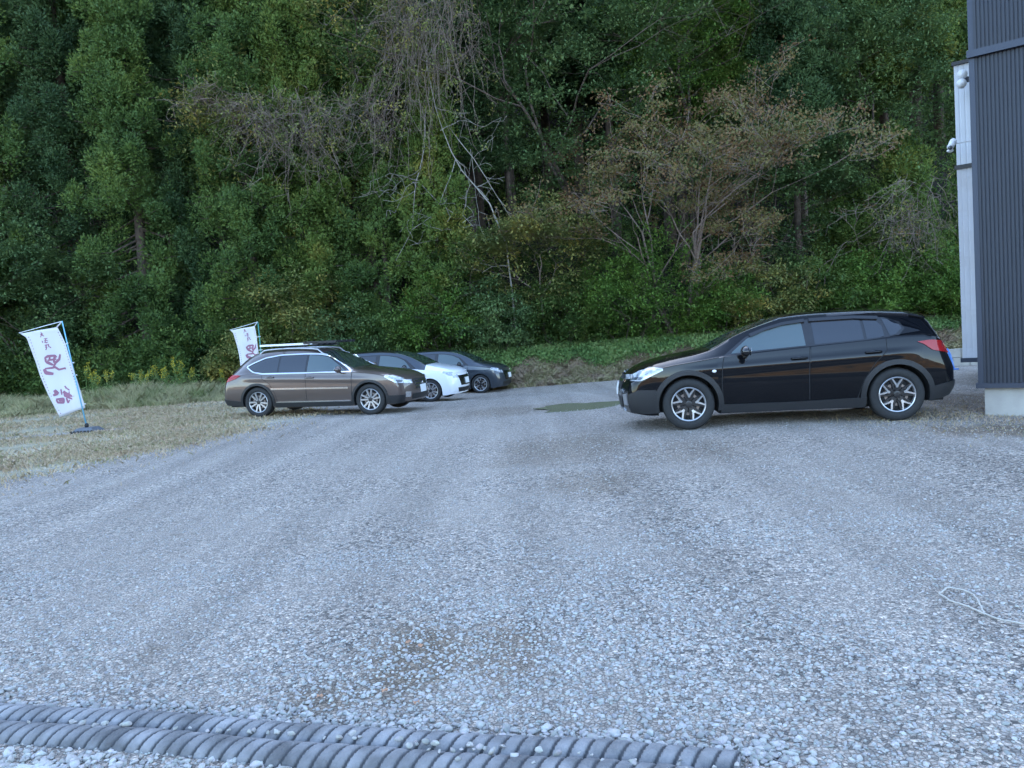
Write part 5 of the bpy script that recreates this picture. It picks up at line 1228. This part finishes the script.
pn = np.sin(x*1.1+y*.6)+np.sin(y*1.3-x*.5)+.7*np.sin(x*3.3+2)*np.sin(y*2.9); k = (edge > -.10) & ~((np.abs(y-(16.9+.05*(x+12))) < .34+.2*wob(x*.6, y)) & (x < -8.6) & (x > -16) & (rng.uniform(size=n) < .85)) & (rng.uniform(size=n) < .55+.25*pn)
x, y = x[k], y[k]; h = rng.uniform(.025, .085, len(x))
V, Fc = blades(np.stack([x, y, hz(x, y)], -1), h, rng.uniform(.008, .02, len(x))*(1+y/25), .7)
tag(mesh_np('short_grass', V, Fc, M['drygrass']), 'short dry straw-coloured grass over the open meadow at left', 'grass', kind='stuff')
def fr_y(x): return np.interp(x, [-26, -20, -13, -10, -7, -5], [23.3, 23.6, 24.6, 25.2, 25.9, 26.6])
n = 90000; x = rng.uniform(-27, -4.2, n); y0 = fr_y(x)+.3*np.sin(x*1.7)+.2*np.sin(x*4.1); y = y0+rng.uniform(size=n)**1.3*6.5
h = (.22+.42*sstep(0, 1.6, y-y0))*rng.uniform(.6, 1.15, n)*(1+.18*np.sin(x*.9+1)+.12*np.sin(x*2.7))
V, Fc = blades(np.stack([x, y, hz(x, y)], -1), h, rng.uniform(.012, .03, n), .40)
tag(mesh_np('tall_grass', V, Fc, M['tallgrass']), 'tall seeding grass in a band at the foot of the wood at left', 'grass', kind='stuff')
# bank: brown below, green above
n = 80000; x = rng.uniform(-4.8, 22, n); y = 26.2+rng.uniform(size=n)*2.6; lim = 28.2+.35*np.sin(x*1.3)+.25*np.sin(x*3.1); k = (y < lim+rng.normal(0, .2, n)) ; x, y = x[k], y[k]
V, Fc = blades(np.stack([x, y, hz(x, y)], -1), rng.uniform(.05, .22, len(x)), rng.uniform(.02, .05, len(x)), .8)
tag(mesh_np('dry_weeds', V, Fc, M['bankbrown']), 'brown dead weeds on the lower slope of the bank', 'weeds', kind='stuff')
n = 5200; x = rng.uniform(-4.6, 22, n); y = 27.6+rng.uniform(size=n)*3.2; lim = 28.0+.35*np.sin(x*1.3)+.25*np.sin(x*3.1); k = y > lim+rng.normal(0, .15, n); x, y = x[k], y[k]
C = np.stack([x, y, hz(x, y)+.12], -1); V, Fc = leaves(C, np.full((len(C), 3), 1)*np.array([.26, .22, .16])*rng.uniform(.6, 1.3, (len(C), 1)), 26, .11, .07, up=.4, outw=.6, rnd=.6, shell=.2)
tag(mesh_np('ground_cover', V, Fc, M['bankgreen']), 'green creeping weeds covering the top of the bank', 'ground cover', kind='stuff')
# undergrowth inside the wood
n = 9000; x = rng.uniform(-34, 32, n); y = 30.5+rng.uniform(size=n)**1.2*30; C = np.stack([x, y, hz(x, y)+.25], -1)
V, Fc = leaves(C, np.array([.55, .5, .4])*rng.uniform(.5, 1.4, (n, 1)), 34, .17, .09, up=.3, outw=.6, rnd=.6, shell=.2)
tag(mesh_np('undergrowth', V, Fc, M['under']), 'shaded leafy undergrowth between the trunks of the wood', 'undergrowth', kind='stuff')
# sparse green tufts near the house and lot edge
n = 5000; g1 = gnd(985, 418); x = g1[0]+rng.normal(-.3, .8, n); y = g1[1]+rng.normal(.2, .9, n); k = rng.uniform(size=n) < .6; x, y = x[k], y[k]
V, Fc = blades(np.stack([x, y, hz(x, y)+.002], -1), rng.uniform(.012, .05, len(x)), rng.uniform(.006, .012, len(x)), .8)
tag(mesh_np('straw_litter', V, Fc, M['drygrass']), 'dry straw and grass bits strewn at the foot of the dark house', 'grass', kind='stuff')
# goldenrod
for i, (px, hh, lb) in enumerate(((86, 1.45, 'tallest goldenrod, just right of the leaning banner pole'), (98, 1.2, 'shorter goldenrod beside the tallest one'), (139, 1.15, 'goldenrod standing alone left of the middle clump'), (150, 1.3, 'upright goldenrod at the left of the middle clump'),
              (166, 1.15, 'bushy green goldenrod in the middle of the clump'), (176, 1.45, 'broad yellow goldenrod at the right of the clump'), (186, 1.15, 'goldenrod at the right end of the clump'), (216, 1.0, 'small lone goldenrod near the rear banner'))):
    s_ = spot(px, 28.3+rng.uniform(-.3, .3)); r = make_tree('goldenrod', s_, lb, 'plant', 'yellow goldenrod along the edge of the wood'); segs = []; C = []; Lf = []
    for q in range(4 if hh > 1.1 else 2):
        a = rng.uniform(0, 6.28); b0 = np.array([rng.normal(0, .16), rng.normal(0, .1), 0]); t = b0+np.array([math.cos(a)*.14, math.sin(a)*.1, hh*rng.uniform(.8, 1.05)]); segs.append(([b0, (b0+t)/2+rng.normal(0, .02, 3), t], [.012, .010, .007]))
        for w_ in np.linspace(.80, 1, 4): C.append(b0+(t-b0)*w_+rng.normal(0, .03, 3))
        for w_ in np.linspace(.2, .85, 9): Lf.append(b0+(t-b0)*w_)
    tv, tf = tubes(segs, 4); lv, lf = leaves(np.array(Lf), np.full((len(Lf), 3), .05), 6, .16, .03, up=.25, outw=.7, rnd=.4)
    mesh_np('stem', np.concatenate([tv, lv]), np.concatenate([tf, lf+len(tv)]), M['bankgreen'], r)
    V, Fc = leaves(np.array(C), np.full((len(C), 3), 1)*np.array([.05, .05, .06]), 16, .045, .025, up=.3); mesh_np('flower', V, Fc, M['yellow'], r)
